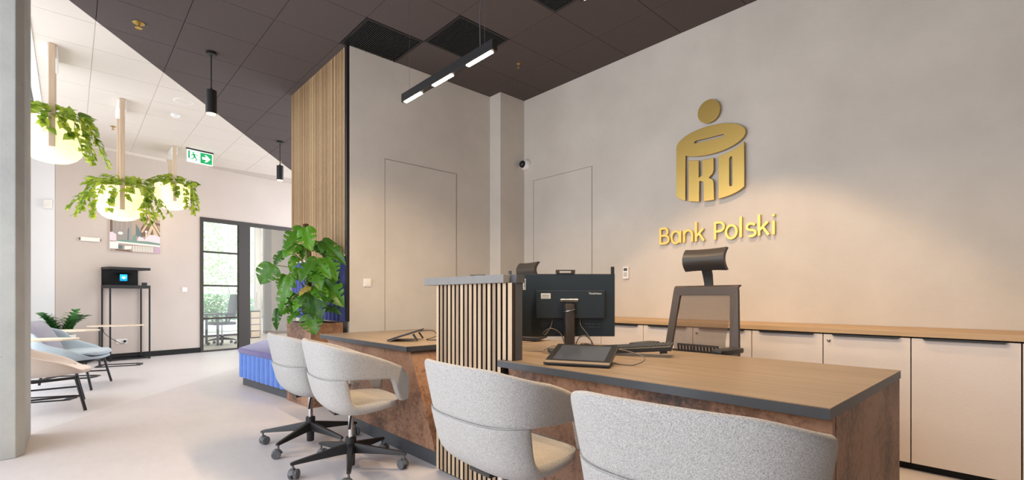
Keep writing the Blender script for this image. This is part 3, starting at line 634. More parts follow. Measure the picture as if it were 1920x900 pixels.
# ------------------------------------------------------------------ mesh office chairs
def make_office(label, loc, rotz, group):
    t = thing('office_chair', label, 'chair', loc, rotz, group)
    five_star(t, .3, .32, col_top=.42)
    B().box(-.23, .23, -.22, .24, .44, .50).build('seat', 'black_matte', t, smooth=True, bevel=.02, segs=3)
    def back(x, z): return Vector((x, -.235-.10*(z-.70)-.05*math.exp(-((z-.80)/.12)**2)*-1-.03*(1-(x/.25)**2)*0, z))
    def outline(wb, wt, z0, z1, r, n=6):
        pts = []
        for cx_, cz, a0 in ((1, 0, -90), (1, 1, 0), (-1, 1, 90), (-1, 0, 180)):
            ww = (wt if cz else wb)/2; zc = z1-r if cz else z0+r
            for i in range(n+1):
                a = math.radians(a0+90*i/n); pts.append((cx_*(ww-r)+r*math.cos(a), zc+r*math.sin(a)))
        return pts
    o = outline(.55, .475, .66, 1.175, .03); i_ = outline(.43, .37, .705, 1.115, .012)
    rings = []
    for (x, z), (u, v) in zip(o, i_):
        p = back(x, z); q = back(u, v); rings.append([p+Vector((0, .012, 0)), q+Vector((0, .012, 0)), q-Vector((0, .012, 0)), p-Vector((0, .014, 0))])
    rings.append(rings[0]); B().loft(rings, caps=False).build('back_frame', 'mesh_frame', t, bevel=.003)
    tr = [[Vector((x, back(x, 1.175).y+.012+dy, 1.172+dz)) for dy, dz in ((0, -.02), (-.004, .0), (-.02, .012), (-.05, .014), (-.052, .004), (-.028, -.002), (-.016, -.02))] for x in (-.235, .235)]
    B().loft(tr).build('top_roll', 'mesh_frame', t, smooth=True)
    g = [[back(-.19+.38*j/10, .70+.42*k_/14) for j in range(11)] for k_ in range(15)]
    B().grid(g).build('mesh_panel', 'mesh_fabric', t, smooth='all')
    o_ = Vector((0, .016, 0)); b = B(); b.bar(back(-.15, .772)+o_, back(.15, .772)+o_, .006, .014); b.bar(back(-.195, .715)+o_, back(.195, .715)+o_, .006, .04)
    for k_ in range(13): x = -.144+.024*k_; b.bar(back(x, .73)+o_, back(x, .768)+o_, .013, .006, (0, 1, 0))
    b.build('lumbar_support', 'bronze_plastic', t)
    B().tube([back(0, .66)-Vector((0, .02, 0)), (0, -.27, .52), (0, -.18, .42), (0, -.05, .40)], .022, 10).build('spine', 'black_plastic', t, smooth=True)
    nb = [(.03, -.335, 1.12), (.03, -.335, 1.20), (.034, -.32, 1.26), (.036, -.295, 1.32)]
    B().loft([[(-w_, y-.008, z), (w_, y-.008, z), (w_, y+.008, z), (-w_, y+.008, z)] for w_, y, z in nb]).build('headrest_neck', 'black_plastic', t, smooth=True)
    hr = []
    for k_ in range(9):
        s = -1+2*k_/8; cz = 1.365+.074*s; yy = -.255-.045*(s*s)+.0; hr.append((cz, yy))
    rings = []
    for j in range(13):
        u = -1+2*j/12; x = .152*u; dy = .045*u*u*0+.012*abs(u)**3
        rings.append([Vector((x, yy+dy*0+.012, cz-.006*u*u*(1 if cz > 1.36 else -1)*-1)) for cz, yy in hr]+[Vector((x, yy-.016, cz)) for cz, yy in hr[::-1]])
    B().loft(rings).build('headrest', 'leather', t, smooth=True)
    for s in (-1, 1):
        b = B(); b.bar((s*.24, -.02, .46), (s*.30, -.02, .48), .06, .03); b.bar((s*.30, -.02, .465), (s*.30, 0, .755), .035, .055, (0, 1, 0)); b.build('arm_post', 'black_plastic', t, bevel=.004)
        B().prism([(s*.30+x, y) for x, y in ((-.04, -.13), (.04, -.13), (.05, -.09), (.048, .10), (.03, .14), (-.03, .14), (-.048, .10), (-.05, -.09))], .756, .785).build('arm_pad', 'black_plastic', t, smooth=True, bevel=.007)
    return t
oc = make_office('black mesh office chair with headrest behind the right desk', (-1.58, 2.99, 0), PI-.05, 'mesh office chairs behind the desks')
oc2 = copy_tree(oc); oc2.location = (-3.40, 3.02, 0); oc2.rotation_euler = (0, 0, PI-.15); oc2['label'] = 'office chair of which only the headrest shows above the partition'

# ------------------------------------------------------------------ things on the desks
YAW = math.radians(47.43)
def make_monitor(label, loc, rz, group):
    t = thing('monitor', label, 'monitor', loc, rz, group)      # y axis = the way its screen faces
    B().box(-.297, .297, .0, .014, .088, .486).build('panel', 'monitor_back', t, bevel=.004)
    B().box(-.288, .288, .0141, .016, .10, .478).build('screen', 'screen_dark', t)
    bb = B().box(-.205, .225, -.036, -.0003, .205, .380).build('housing', 'monitor_back', t, bevel=.003)
    v = B()
    for i in range(16): v.box(.2251, .2262, -.03, -.01, .215+.01*i, .219+.01*i)
    v.build('vent_slots', 'black_matte', bb)
    B().box(-.055, .06, -.0375, -.0362, .245, .375).build('mount_plate', 'monitor_back', bb, bevel=.001)
    B().tube([(-.055, -.055, .318), (.055, -.055, .318)], .010, 12).build('hinge', 'chrome', t, smooth=True)
    st = [(-.035, -.07), (-.02, -.045), (.02, -.045), (.035, -.07), (.025, -.1), (-.025, -.1)]
    B().prism(st, .012, .295, top=[(x, y+.01) for x, y in st]).build('stand_column', 'bronze_plastic', t, smooth=True, bevel=.006)
    B().box(-.02, .02, -.056, -.036, .285, .322).build('neck', 'bronze_plastic', t)
    B().tube([(.036*math.cos(a), -.07+.033*math.sin(a), .255+.008*math.cos(a)) for a in [2*PI*i/20 for i in range(21)]], .003, 6).build('cable_ring', 'chrome', t)
    B().box(-.13, .12, -.16, .03, 0, .012).build('foot', 'black_plastic', t, bevel=.004)
    B().box(-.075, .042, -.004, .02, .4865, .492).build('webcam', 'bronze_plastic', t); B().box(-.078, -.055, -.006, .022, .4925, .505).build('webcam', 'bronze_plastic', t); B().box(.02, .044, -.006, .022, .4925, .505).build('webcam', 'bronze_plastic', t); B().box(-.078, .044, -.006, .022, .5055, .511).build('webcam', 'bronze_plastic', t)
    B().box(.272, .294, .0, .012, .47, .532).build('antenna', 'black_plastic', t, bevel=.003)
    f = frame((-.145, -.0375, .345), (1, 0, 0), (0, 0, 1), (0, -1, 0))
    lb = B().box(-.030, .030, -.017, .017, -.001, .0, f).build('label_sticker', 'white_plastic', t)
    l = B()
    for i, (z, h_) in enumerate(((-.012, .0035), (-.002, .005), (.008, .002))):
        for j in range(14): l.box(-.024+.0034*j, -.024+.0034*j+.0014+.0009*((i*7+j*5) % 3), z, z+h_, .0001, .0005, f)
    l.build('label_print', 'black_matte', lb)
    mobj('badge', text_mesh('ThinkVision', .017), 'white_plastic', t, frame((.165, -.0368, .36), (1, 0, 0), (0, 0, 1), (0, -1, 0)))
    bx = B().box(-.287, -.270, -.001, -.0, .385, .455).build('badge_plate', 'white_plastic', t)
    mobj('badge_text', text_mesh('Lenovo', .019), 'black_matte', bx, frame((-.278, -.0018, .42), (0, 0, 1), (-1, 0, 0), (0, -1, 0)))
    pr = B()
    rnd = random.Random(4)
    for r in range(2):
        for i in range(11):
            x = .055+.0145*i; z = .148+.02*r; s = rnd.uniform(.002, .0045); pr.box(x-s, x+s, -.0008, 0, z-s*.8, z+s*.8)
    for i in range(4): pr.box(-.17, -.17+.02+.012*(i % 3), -.0008, 0, .150+.011*i, .1525+.011*i)
    pr.build('marking_print', 'rubber_grey', t)
    return t
mon = make_monitor('dark blue-black monitor seen from behind on the right desk', (-2.048+.038, 2.353-.022, DZ), YAW, None)
mon2 = copy_tree(mon); mon2.location = (-2.88, 2.30, DZ); mon2.rotation_euler = (0, 0, .25); mon2['label'] = 'monitor behind the slatted partition, only its top clip showing'
def tablet(label, loc, rz, w_, d_, tilt, nm='signature_tablet'):
    t = thing(nm, label, 'tablet', loc, rz); M = Matrix.Rotation(tilt, 4, 'X')
    b = B(); b.box(-w_/2, w_/2, 0, d_, .004, .016, M); b.build('body', 'black_plastic', t, bevel=.004)
    b = B(); b.box(-w_/2+.004, w_/2-.004, .003, .028, .0161, .0172, M); b.build('front_band', 'silver_edge', t)
    B().box(-w_/2+.004, w_/2-.004, .029, d_-.004, .0161, .0168, M).build('bezel', 'bezel', t)
    B().box(-w_/2+.035, w_/2-.035, .045, d_-.022, .0169, .0174, M).build('screen', 'screen_dark', t)
    h = math.sin(tilt)*d_
    for s in (-1, 1): B().bar((s*w_*.36, d_*.80, h*.78), (s*w_*.38, d_*.94, .006), .014, .012).build('foot', 'black_plastic', t)
    return t
tablet('black signature tablet with silver front edge on right desk', (-1.505, 1.80, DZ), math.radians(25), .33, .262, .27)
tablet('black signature tablet seen edge-on on the left desk', (-3.43, 1.87, DZ), math.radians(-43), .30, .235, .30)
def keyboard(label, loc, rot, w_=.43, d_=.155):
    t = thing('keyboard', label, 'keyboard', loc); t.rotation_euler = rot
    B().prism([(0, 0), (d_, 0), (d_, .024), (d_-.01, .028), (.006, .013), (0, .010)], -w_/2, w_/2, frame((0, 0, 0), (0, 1, 0), (0, 0, 1), (1, 0, 0))).build('case', 'black_plastic', t, bevel=.002)
    k0 = None; sl_ = .015/(d_-.016)
    ks = B()
    for r in range(6):
        for c in range(21):
            x = -w_/2+.012+c*.0195; y = .012+r*.0225; z = .0135+(y-.006)*sl_; ks.box(x, x+.0165, y, y+.019, z, z+.005)
    stuff(ks.build('keys', 'bezel', t))
    for s in (-1, 1): B().box(s*.17-.02, s*.17+.02, d_-.03, d_-.02, -.018, .002).build('foot', 'black_plastic', t)
    return t
keyboard('black keyboard raised on its feet beside the signature tablet', (-1.62, 2.50, DZ+.044), (math.radians(-9), math.radians(5.2), math.radians(203)))
keyboard('black keyboard half hidden behind the partition edge', (-2.80, 2.70, DZ+.022), (math.radians(-6), 0, math.radians(196)))
ms = thing('mouse', 'dark computer mouse behind the monitor stand on right desk', 'mouse', (-2.02, 2.52, DZ), .6)
B().loft([[(x, .045*s*math.sqrt(max(0, 1-(x/.06)**2))*.72, z) for s, z in ((-1, 0), (-1, .014), (-.6, .028*(1-(x/.075)**2)+.004), (.6, .028*(1-(x/.075)**2)+.004), (1, .014), (1, 0))] for x in [-.0599+.12*i/10*.998 for i in range(11)]]).build('shell', 'bronze_plastic', ms, smooth=True)
def cable(label, pts, r=.0035, m='cable_grey', n=6):
    P = [Vector(p) for p in pts]; out = []
    for i in range(len(P)-1):
        p0, p1, p2, p3 = P[max(i-1, 0)], P[i], P[i+1], P[min(i+2, len(P)-1)]
        for k_ in range(n):
            u = k_/n; out.append(.5*((2*p1)+(-p0+p2)*u+(2*p0-5*p1+4*p2-p3)*u*u+(-p0+3*p1-3*p2+p3)*u**3))
    out.append(P[-1]); return tag(B().tube(out, r, 6).build('cable', m, smooth='all'), label, 'cable')
def mp(x, y, z): v = Matrix.Rotation(YAW, 3, 'Z') @ Vector((x, y, 0)); return (mon.location.x+v.x, mon.location.y+v.y, DZ+z)
cable('thick looped cable dropping from the left port of the monitor', [mp(-.10, -.02, .20), mp(-.115, -.04, .15), mp(-.15, -.07, .105), mp(-.165, -.09, .115), mp(-.12, -.10, .145), mp(-.06, -.09, .115), mp(-.035, -.115, .05), mp(-.04, -.16, .018)])
cable('thick cable dropping from the right port of the monitor', [mp(.075, -.02, .20), mp(.075, -.035, .16), mp(.11, -.06, .11), mp(.135, -.08, .06), mp(.13, -.10, .02), mp(.12, -.12, .006)])
cable('cable arching right of the monitor stand', [mp(.03, -.105, .03), mp(.05, -.11, .085), mp(.09, -.10, .10), mp(.13, -.10, .07), mp(.15, -.11, .02), mp(.15, -.13, .006)])
cable('short light cable coiled at the foot of the monitor stand', [mp(.05, -.11, .006), mp(.06, -.13, .05), mp(.08, -.14, .05), mp(.10, -.15, .006), mp(.04, -.19, .006)], .0028)
cable('thin cable coiled on the desk left of the monitor stand', [mp(-.06, -.08, .012), mp(-.10, -.12, .04), mp(-.16, -.15, .02), mp(-.17, -.19, .006), mp(-.12, -.21, .006), mp(-.08, -.19, .02)], .0022)
cable('grey plug cable leading to the left of the signature tablet', [mp(-.14, -.40, .02), mp(-.11, -.39, .022), mp(-.06, -.33, .03), mp(.0, -.27, .045), mp(.03, -.24, .05)], .0045)
cable('cable looping from the tablet to the keyboard', [(-1.52, 2.02, DZ+.07), (-1.44, 2.12, DZ+.06), (-1.33, 2.13, DZ+.03), (-1.33, 2.03, DZ+.006), (-1.42, 2.0, DZ+.006)], .003)
cable('black cable running from the left tablet to the partition', [(-3.285, 2.03, DZ+.07), (-3.21, 2.10, DZ+.075), (-3.17, 2.11, DZ+.035), (-3.22, 2.05, DZ+.006), (-3.12, 2.14, DZ+.006), (-2.95, 2.28, DZ+.006), (-2.7, 2.42, DZ+.006)], .003, 'black_plastic')

# ------------------------------------------------------------------ plants
def leaf_mesh(name, m, n=6, fold=.18, droop=.25, pinch=.0, outline=None, mat_=None):
    b = B(); rows = []
    for i in range(n+1):
        t = i/n; w_ = outline(t); rows.append([Vector((-w_, t, fold*w_-droop*t*t)), Vector((-w_*.5, t+.02, fold*w_*.35-droop*t*t)), Vector((0, t, -droop*t*t)), Vector((w_*.5, t+.02, fold*w_*.35-droop*t*t)), Vector((w_, t, fold*w_-droop*t*t))])
    b.grid(rows); return b.mesh(name, m, smooth='all')
ivy_me = leaf_mesh('ivy_leaf', 'ivy_leaf', 5, .3, .25, outline=lambda t: [.16, .44, .46, .34, .17, .005][round(t*5)])
def leaf_obj(me, name, parent, A, T, width, hint, rnd=None):
    A = Vector(A); T = Vector(T); y = T-A; L = y.length; y.normalize(); h = Vector(hint); z = (h-y*h.dot(y)).normalized(); x = y.cross(z)
    M = frame(A, x*width, y*L, z*L); o = bpy.data.objects.new(name, me); C.objects.link(o); o.parent = parent; o.matrix_local = M; return o
def planter(loc, zb, seed, label, strands):
    rnd = random.Random(seed); R = .262; H = .43; cx_, cy_ = loc
    t = thing('hanging_planter', label, 'planter lamp', (cx_, cy_, zb))
    prof = [(.001, 0), (.09, .002), (.15, .018), (.20, .05), (.24, .10), (.258, .17), (R, .26), (R, H), (R-.01, H), (R-.012, .30)]
    B().lathe(prof[:9], 36).build('bowl', 'bowl_glow', t, smooth=True)
    B().cyl((0, 0, 0), R-.012, H-.06, H-.02, 30).build('soil', 'soil', t)
    for s in (1, -1):
        B().box(s*(R+.004)-.008, s*(R+.004)+.008, -.027, .027, .11, CH-zb-.002).build('strap', 'strap_wood', t, bevel=.006)
    lamp('bowl_light', 'POINT', t, (0, 0, -.07), 6, (1, .64, .32), shadow_soft_size=.05)
    B().box(-.24, .245, -.045, .045, CH-zb-.14, CH-zb-.001).build('canopy', 'white_plastic', t, bevel=.02, segs=3)
    for i in range(150):                                       # leaves over the rim
        a = rnd.uniform(0, 2*PI); r = rnd.uniform(.05, R) if i % 3 else rnd.uniform(R-.02, R+.08); z = H+rnd.uniform(.0, .17)*(1.25-r/.4)
        A = Vector((r*math.cos(a), r*math.sin(a), z)); L = rnd.uniform(.07, .125); d = Vector((math.cos(a+rnd.uniform(-.8, .8)), math.sin(a+rnd.uniform(-.8, .8)), rnd.uniform(-.9, .25) if i % 2 else rnd.uniform(-.2, .9))).normalized()
        leaf_obj(ivy_me, 'leaf', t, A, A+d*L, L*1.0, (math.cos(a)*.7+rnd.uniform(-.3, .3), math.sin(a)*.7+rnd.uniform(-.3, .3), 1))
    for a, L_, out in strands:                                 # trailing stems
        a = math.radians(a); n = max(4, int(L_/.04)); pts = []; dx = Vector((math.cos(a), math.sin(a), 0)); sd = Vector((-dx.y, dx.x, 0))
        for i in range(n+1):
            q = i/n; pts.append(dx*(R-.03+.07*min(1, q*4)+out*q)+sd*(.03*math.sin(q*5+seed))+Vector((0, 0, H+.03*math.sin(min(1, q*4)*PI)-L_*max(0, q-.1)*1.05)))
        B().tube(pts, .003, 5).build('stem', 'stem_green', t)
        for i in range(1, n+1):
            for _ in range(2):
                p = pts[i]; ln_ = rnd.uniform(.06, .10); d = (dx*rnd.uniform(-.2, .9)+sd*rnd.uniform(-1, 1)+Vector((0, 0, rnd.uniform(-1, .1)))).normalized()
                leaf_obj(ivy_me, 'leaf', t, p, p+d*ln_, ln_*1.0, (dx.x+rnd.uniform(-.3, .3), dx.y+rnd.uniform(-.3, .3), .8))
    return t
planter((-7.17, -.14), 2.56, 3, 'glowing hanging planter with trailing vines, nearest the concrete column', [(62, .42, .06), (80, .28, .10), (40, .36, .03), (20, .2, .02), (95, .40, .16), (-10, .16, .02), (130, .3, .1)])
planter((-8.455, .51), 2.155, 7, 'lowest glowing hanging planter, with vines before the picture', [(-95, .42, .16), (-70, .36, .12), (-50, .46, .05), (-105, .3, .24), (75, .34, .16), (95, .28, .26), (60, .44, .06), (10, .18, .03), (-20, .34, .03), (45, .5, .05), (110, .36, .1), (-125, .25, .22)])
planter((-10.42, 1.345), 2.67, 11, 'farthest glowing hanging planter beside the exit sign', [(80, .38, .08), (60, .30, .10), (95, .44, .03), (110, .48, .05), (-80, .36, .06), (-100, .20, .16), (-60, .30, .10), (0, .2, .02), (30, .42, .0)])
# monstera
mo = thing('monstera', 'tall monstera on a moss pole in the brown corner planter', 'plant', (-5.2, 1.86, .847))
Om = Vector(mo.location)
B().tube([(0, 0, -.008), (.03, -.01, .65), (-.04, -.02, 1.03)], .028, 10).build('moss_pole', 'moss_pole', mo, smooth=True)
B().tube([(.04, -.03, 0), (.05, -.04, .3), (.045, -.04, .66), (-.01, -.05, .99)], .013, 8).build('stem', 'stem_green', mo, smooth=True)
def monstera_me(seed, m):
    rnd = random.Random(seed); b = B(); n = 12
    wf_ = [.22, .40, .49, .53, .54, .53, .50, .46, .40, .32, .23, .13, .01]
    for s in (-1, 1):
        for i in range(n):
            t0, t1 = i/n, (i+1)/n; cut = i in (4, 7) if seed == 2 else i in (3, 6, 8)
            w0, w1 = wf_[i], wf_[i+1]
            dr = lambda t, u: -.55*u*u+.30*u-.34*t*t+.05*math.sin(t*9+u*5)*u*2
            P = lambda t, u, tt: Vector((s*u, t+.10*u-.06*(u/.5)**2*(1 if t < .3 else 0), dr(t, u)))
            segs = [0, .35, .7, 1] if not cut else [0, .35, .5]
            for a, c in zip(segs, segs[1:]):
                gap = 0 if a < .35 or not cut else .004
                b.add([P(t0+gap, w0*a, 0), P(t1-gap, w1*a, 0), P(t1-gap, w1*c, 0), P(t0+gap, w0*c, 0)], [(0, 1, 2, 3)])
            if cut: b.add([P(t0+.004, w0*.36, 0), P(t0+.42/n, w1*.55, 0), P(t0+.42/n, w1, 0), P(t0+.004, w0, 0)], [(0, 1, 2, 3)])
    me = b.mesh('monstera_leaf', m, smooth='all'); return me
mms = [monstera_me(i, 'monstera_leaf') for i in (1, 2)]; mdry = monstera_me(2, 'dry_leaf')
LV = [((-5.15, 1.79, 1.82), (-5.07, 1.57, 1.65), 0.16), ((-5.09, 1.78, 1.82), (-4.91, 1.75, 1.62), 0.15), ((-5.2, 1.81, 1.85), (-5.23, 1.92, 1.82), 0.07), ((-5.19, 1.74, 1.66), (-5.14, 1.58, 1.55), 0.14), ((-5.35, 1.79, 1.54), (-5.5, 1.7, 1.47), 0.09), ((-5.3, 1.54, 1.44), (-5.3, 1.4, 1.26), 0.18), ((-5.34, 1.65, 1.58), (-5.31, 1.54, 1.46), 0.09), ((-5.12, 1.96, 1.7), (-4.80, 2.05, 1.52), 0.14), ((-4.95, 1.86, 1.5), (-4.87, 1.64, 1.32), 0.15), ((-4.96, 1.84, 1.48), (-4.73, 1.87, 1.34), 0.11), ((-4.99, 1.96, 1.52), (-4.77, 1.97, 1.34), 0.14), ((-5.23, 1.77, 1.41), (-5.13, 1.66, 1.29), 0.11), ((-5.13, 1.66, 1.31), (-5.08, 1.49, 0.98), 0.13), ((-4.92, 1.81, 1.37), (-4.73, 1.79, 1.23), 0.13), ((-5.03, 1.96, 1.28), (-4.76, 2.0, 1.06), 0.19), ((-4.95, 1.78, 1.21), (-4.92, 1.66, 1.15), 0.07), ((-4.96, 1.77, 1.14), (-4.93, 1.66, 1.06), 0.08), ((-4.93, 1.81, 1.14), (-4.71, 1.74, 0.91), 0.21), ((-4.85, 1.74, 0.94), (-4.7, 1.73, 0.78), 0.17), ((-4.95, 1.93, 1.0), (-4.74, 1.99, 0.98), 0.08), ((-5.15, 1.71, 1.0), (-5.09, 1.56, 0.96), 0.08), ((-5.22, 1.56, 0.99), (-5.14, 1.5, 0.8), 0.07), ((-5.33, 1.67, 1.34), (-5.28, 1.57, 1.21), 0.1), ((-4.96, 1.84, 1.21), (-4.75, 1.86, 1.1), 0.12), ((-5.15, 1.71, 1.14), (-5.08, 1.57, 1.06), 0.1), ((-5.09, 1.7, 0.95), (-5.0, 1.58, 0.88), 0.08), ((-5.25, 1.9, 1.69), (-5.14, 1.94, 1.6), 0.1), ((-5.12, 1.94, 1.66), (-4.98, 1.95, 1.55), 0.1), ((-5.28, 1.79, 1.66), (-5.16, 1.78, 1.54), 0.09), ((-5.04, 1.98, 1.31), (-4.91, 1.98, 1.18), 0.1), ((-5.18, 1.68, 1.07), (-5.04, 1.68, 0.96), 0.08), ((-5.0, 1.98, 1.13), (-4.87, 2.0, 1.06), 0.09)]
rnd = random.Random(8)
for _ in range(14):                                             # smaller leaves inside the crown
    z = rnd.uniform(.95, 1.7); a_ = (-5.15+rnd.uniform(-.12, .16), 1.84+rnd.uniform(-.12, .12), z); dd = (rnd.uniform(-.14, .16), rnd.uniform(-.16, .06), rnd.uniform(-.16, .03)); LV.append((a_, tuple(p+q for p, q in zip(a_, dd)), rnd.uniform(.06, .1)))
for i, (a, t_, w_) in enumerate(LV):
    A_ = Vector(a)-Om; T_ = Vector(t_)-Om
    leaf_obj(mdry if i == 15 else mms[i % 2], 'leaf', mo, A_, T_, max(w_*1.25, .08), (.75+rnd.uniform(-.25, .25), -.55+rnd.uniform(-.3, .3), .55+rnd.uniform(-.2, .3)))
    zs = max(.03, A_.z-.16); st_ = Vector((.04, -.035, zs)); mid = (st_+A_)/2+Vector((0, 0, .05))
    B().tube([st_, mid, A_, A_+(T_-A_)*.08], .0045, 5).build('petiole', 'stem_green', mo, smooth='all')
# plant behind the lounge chairs
zz = thing('potted_plant', 'dark green feathery plant in white pot behind the lounge chairs', 'plant', (-10.35, -.10, 0))
B().lathe([(.13, 0), (.17, .5), (.175, .52), (.16, .52), (.155, .48)], 24).build('pot', 'white_plastic', zz, smooth=True); B().cyl((0, 0, 0), .156, .44, .47, 20).build('soil', 'soil', zz)
zl = leaf_mesh('zz_leaflet', 'zz_leaf', 4, .15, .1, outline=lambda t: [.08, .26, .28, .18, .004][round(t*4)])
for i in range(17):
    a = rnd.uniform(0, 2*PI); ln_ = rnd.uniform(.28, .46); tl = rnd.uniform(.15, .75); base = Vector((.06*math.cos(a), .06*math.sin(a), .47)); b = B(); pts = []
    for k_ in range(9):
        q = k_/8; pts.append(base+Vector((math.cos(a)*math.sin(tl*q*1.2), math.sin(a)*math.sin(tl*q*1.2), math.cos(tl*q*1.1)))*ln_*q)
    b.tube(pts, [.008-.0007*k_ for k_ in range(9)], 5); b.cur = 1
    vs = [tuple(v.co) for v in zl.vertices]; fs = [tuple(p.vertices) for p in zl.polygons]
    for k_ in range(2, 9):
        d = (pts[k_]-pts[k_-1]).normalized(); sd = d.cross(Vector((math.cos(a), math.sin(a), .3))).normalized()
        for s in (-1, 1):
            y = (sd*s*.9+d*.6).normalized(); z = (Vector((math.cos(a)*.3, math.sin(a)*.3, 1))); z = (z-y*z.dot(y)).normalized(); Mx = frame(pts[k_], y.cross(z)*.12, y*.12, z*.12)
            b.add([Mx @ Vector(v) for v in vs], fs)
    b.build('frond', ['stem_green', 'zz_leaf'], zz, smooth='all')

# ------------------------------------------------------------------ lounge corner
def lounge(label, loc, rz, m, pad, group):
    t = thing('lounge_chair', label, 'chair', loc, rz, group)
    rows = [(.42, .375, .24, -.12, 0), (.36, .372, .33, -.05, .035), (.22, .355, .385, 0, .12), (.06, .345, .405, .02, .18), (-.1, .345, .41, .06, .22), (-.22, .37, .41, .14, .24), (-.30, .44, .40, .20, .21), (-.36, .55, .375, .22, .14), (-.41, .67, .33, .18, .05), (-.44, .77, .26, .1, -.03)]
    g = []
    for yc, zc, hw, dy, dz in rows:
        r = []
        for j in range(17):
            x, y, f = arcpt(-1+j/8, hw, yc, dy); r.append(Vector((x, y, zc+dz*f**1.3)))
        g.append(r)
    o = B().grid(g).build('shell', m, t, smooth='all'); md = o.modifiers.new('thickness', 'SOLIDIFY'); md.thickness = .035; md.offset = 0; sb = o.modifiers.new('smooth', 'SUBSURF'); sb.levels = 1; sb.render_levels = 1
    if pad:
        rows2 = [[Vector((arcpt(-1+j/6, .30-.02*(k_ == 0), .43-.11*k_, -.06 if k_ == 0 else 0)[0], arcpt(-1+j/6, .30, .43-.11*k_, -.10 if k_ == 0 else 0)[1], .415+.012*(k_ > 0)+.03*abs(-1+j/6)**2-.005*k_)) for j in range(13)] for k_ in range(6)]
        p = B().grid(rows2).build('seat_pad', pad, t, smooth='all'); md = p.modifiers.new('thickness', 'SOLIDIFY'); md.thickness = .05; md.offset = 0; sb = p.modifiers.new('smooth', 'SUBSURF'); sb.levels = 1; sb.render_levels = 1
    ring = [(-.31, .30, .325), (-.34, 0, .315), (-.3, -.28, .33), (.3, -.28, .33), (.34, 0, .315), (.31, .30, .325), (-.31, .30, .325)]
    B().tube(ring, .013, 8).build('frame', 'black_metal', t, smooth=True)
    for sx, sy in ((1, 1), (-1, 1), (1, -1), (-1, -1)): B().tube([(sx*.31, sy*.29, .33), (sx*.345, sy*.36, .004)], .014, 8).build('leg', 'black_metal', t, smooth=True)
    B().tube([(.33, .33, .15), (.33, -.33, .15)], .009, 8).build('stretcher', 'black_metal', t); B().tube([(-.33, .33, .15), (-.33, -.33, .15)], .009, 8).build('stretcher', 'black_metal', t)
    return t
lounge('beige lounge chair with black legs, nearest the concrete column', (-6.60, -.25, 0), 0, 'felt_beige', None, 'lounge chairs')
lounge('pale blue padded lounge chair with black legs and grey pillow', (-8.0, -.05, 0), math.radians(-18), 'felt_blue', 'felt_blue', 'lounge chairs')
pw = thing('pillow', 'greyish mauve pillow leaning in the pale blue lounge chair', 'pillow', (-8.06, -.22, .60), math.radians(-18))
pr = []
for i in range(11):
    u = -1+i/5; pr.append([Vector((.25*u, -.07+.0*v, 0)) for v in (0,)])
g1 = []
for i in range(11):
    u = -1+i/5; r = []
    for j in range(11):
        v = -1+j/5; e = (1-abs(u)**2.6)*(1-abs(v)**2.6); r.append(Vector((.25*u*(1-.06*v*v), .075*e**.5-.09*v*1.1, .22*v*(1-.06*u*u))))
    g1.append(r)
g2 = [[Vector((p.x, (-.09*((p.z)/.22)*1.1)*2-p.y, p.z)) for p in r] for r in g1]
b = B(); b.grid(g1); b.grid([r[::-1] for r in g2]); b.build('cover', 'felt_mauve', pw, smooth='all')
def side_table(label, loc, rz, rz2):
    t = thing('side_table', label, 'table', loc, rz, 'lounge side tables')
    B().prism([(-.36, -.10), (-.28, -.16), (.05, -.18), (.26, -.13), (.36, -.02), (.33, .08), (.1, .16), (-.22, .15), (-.35, .05)], .640, .658).build('top', 'pale_wood', t, bevel=.004)
    B().bar((-.22, 0, .012), (-.22, 0, .640), .05, .018, (1, 0, 0)).build('post', 'black_metal', t)
    b = B(); b.tube([(-.22, -.16, .008), (.28, -.13, .008), (.33, 0, .008), (.28, .13, .008), (-.22, .16, .008), (-.22, -.16, .008)], .008, 6); b.bar((-.22, -.16, .010), (-.22, .16, .010), .05, .014); b.bar((.29, -.12, .008), (.29, .12, .008), .06, .010); b.build('base', 'black_metal', t); return t
side_table('pale wood side table with angular top, before the black stand', (-10.05, .56, 0), math.radians(75), 0)
side_table('pale wood side table nearest the concrete column, over beige chair', (-7.22, -.26, 0), math.radians(70), 0)
side_table('pale wood side table between the blue chair and the plant', (-8.95, -.02, 0), math.radians(62), 0)

# ------------------------------------------------------------------ display stand and picture on the far wall
ds = thing('display_stand', 'tall black metal stand with open display box by far wall', 'stand', P0, FA)
def LX(s, t): return (s, t)
b = None
for s, t_ in ((.216, -.32), (.78, -.32), (.175, -.035), (.735, -.035)): B().box(s, s+.022, t_-.011, t_+.011, 0, 1.262).build('leg', 'black_metal', ds)
b = B(); b.bar((.19, -.035, .06), (.75, -.035, .06), .02, .02); b.bar((.19, -.035, .02), (.23, -.32, .02), .02, .02); b.bar((.75, -.035, .02), (.79, -.32, .02), .02, .02); b.bar((.23, -.32, .02), (.79, -.32, .02), .02, .02); b.build('bottom_frame', 'black_metal', ds)
pl = [(.175, -.02), (.76, -.02), (.802, -.335), (.214, -.335)]
B().prism(pl, 1.263, 1.318).build('shelf', 'black_plastic', ds, bevel=.002); B().prism(pl, 1.588, 1.632).build('top_slab', 'black_plastic', ds, bevel=.002)
B().prism([(.18, -.04), (.70, -.04), (.70, -.025), (.18, -.025)], 1.3185, 1.5875).build('back_board', 'black_matte', ds); B().prism([(.18, -.06), (.186, -.04), (.186, -.02), (.18, -.02)], 1.3185, 1.5875).build('side_board', 'black_matte', ds)
B().add([Vector((.26, -.30, 1.3185)), Vector((.70, -.30, 1.3185)), Vector((.60, -.06, 1.54)), Vector((.37, -.06, 1.54))], [(0, 1, 2, 3)]).build('slanted_glass', 'glass', ds)
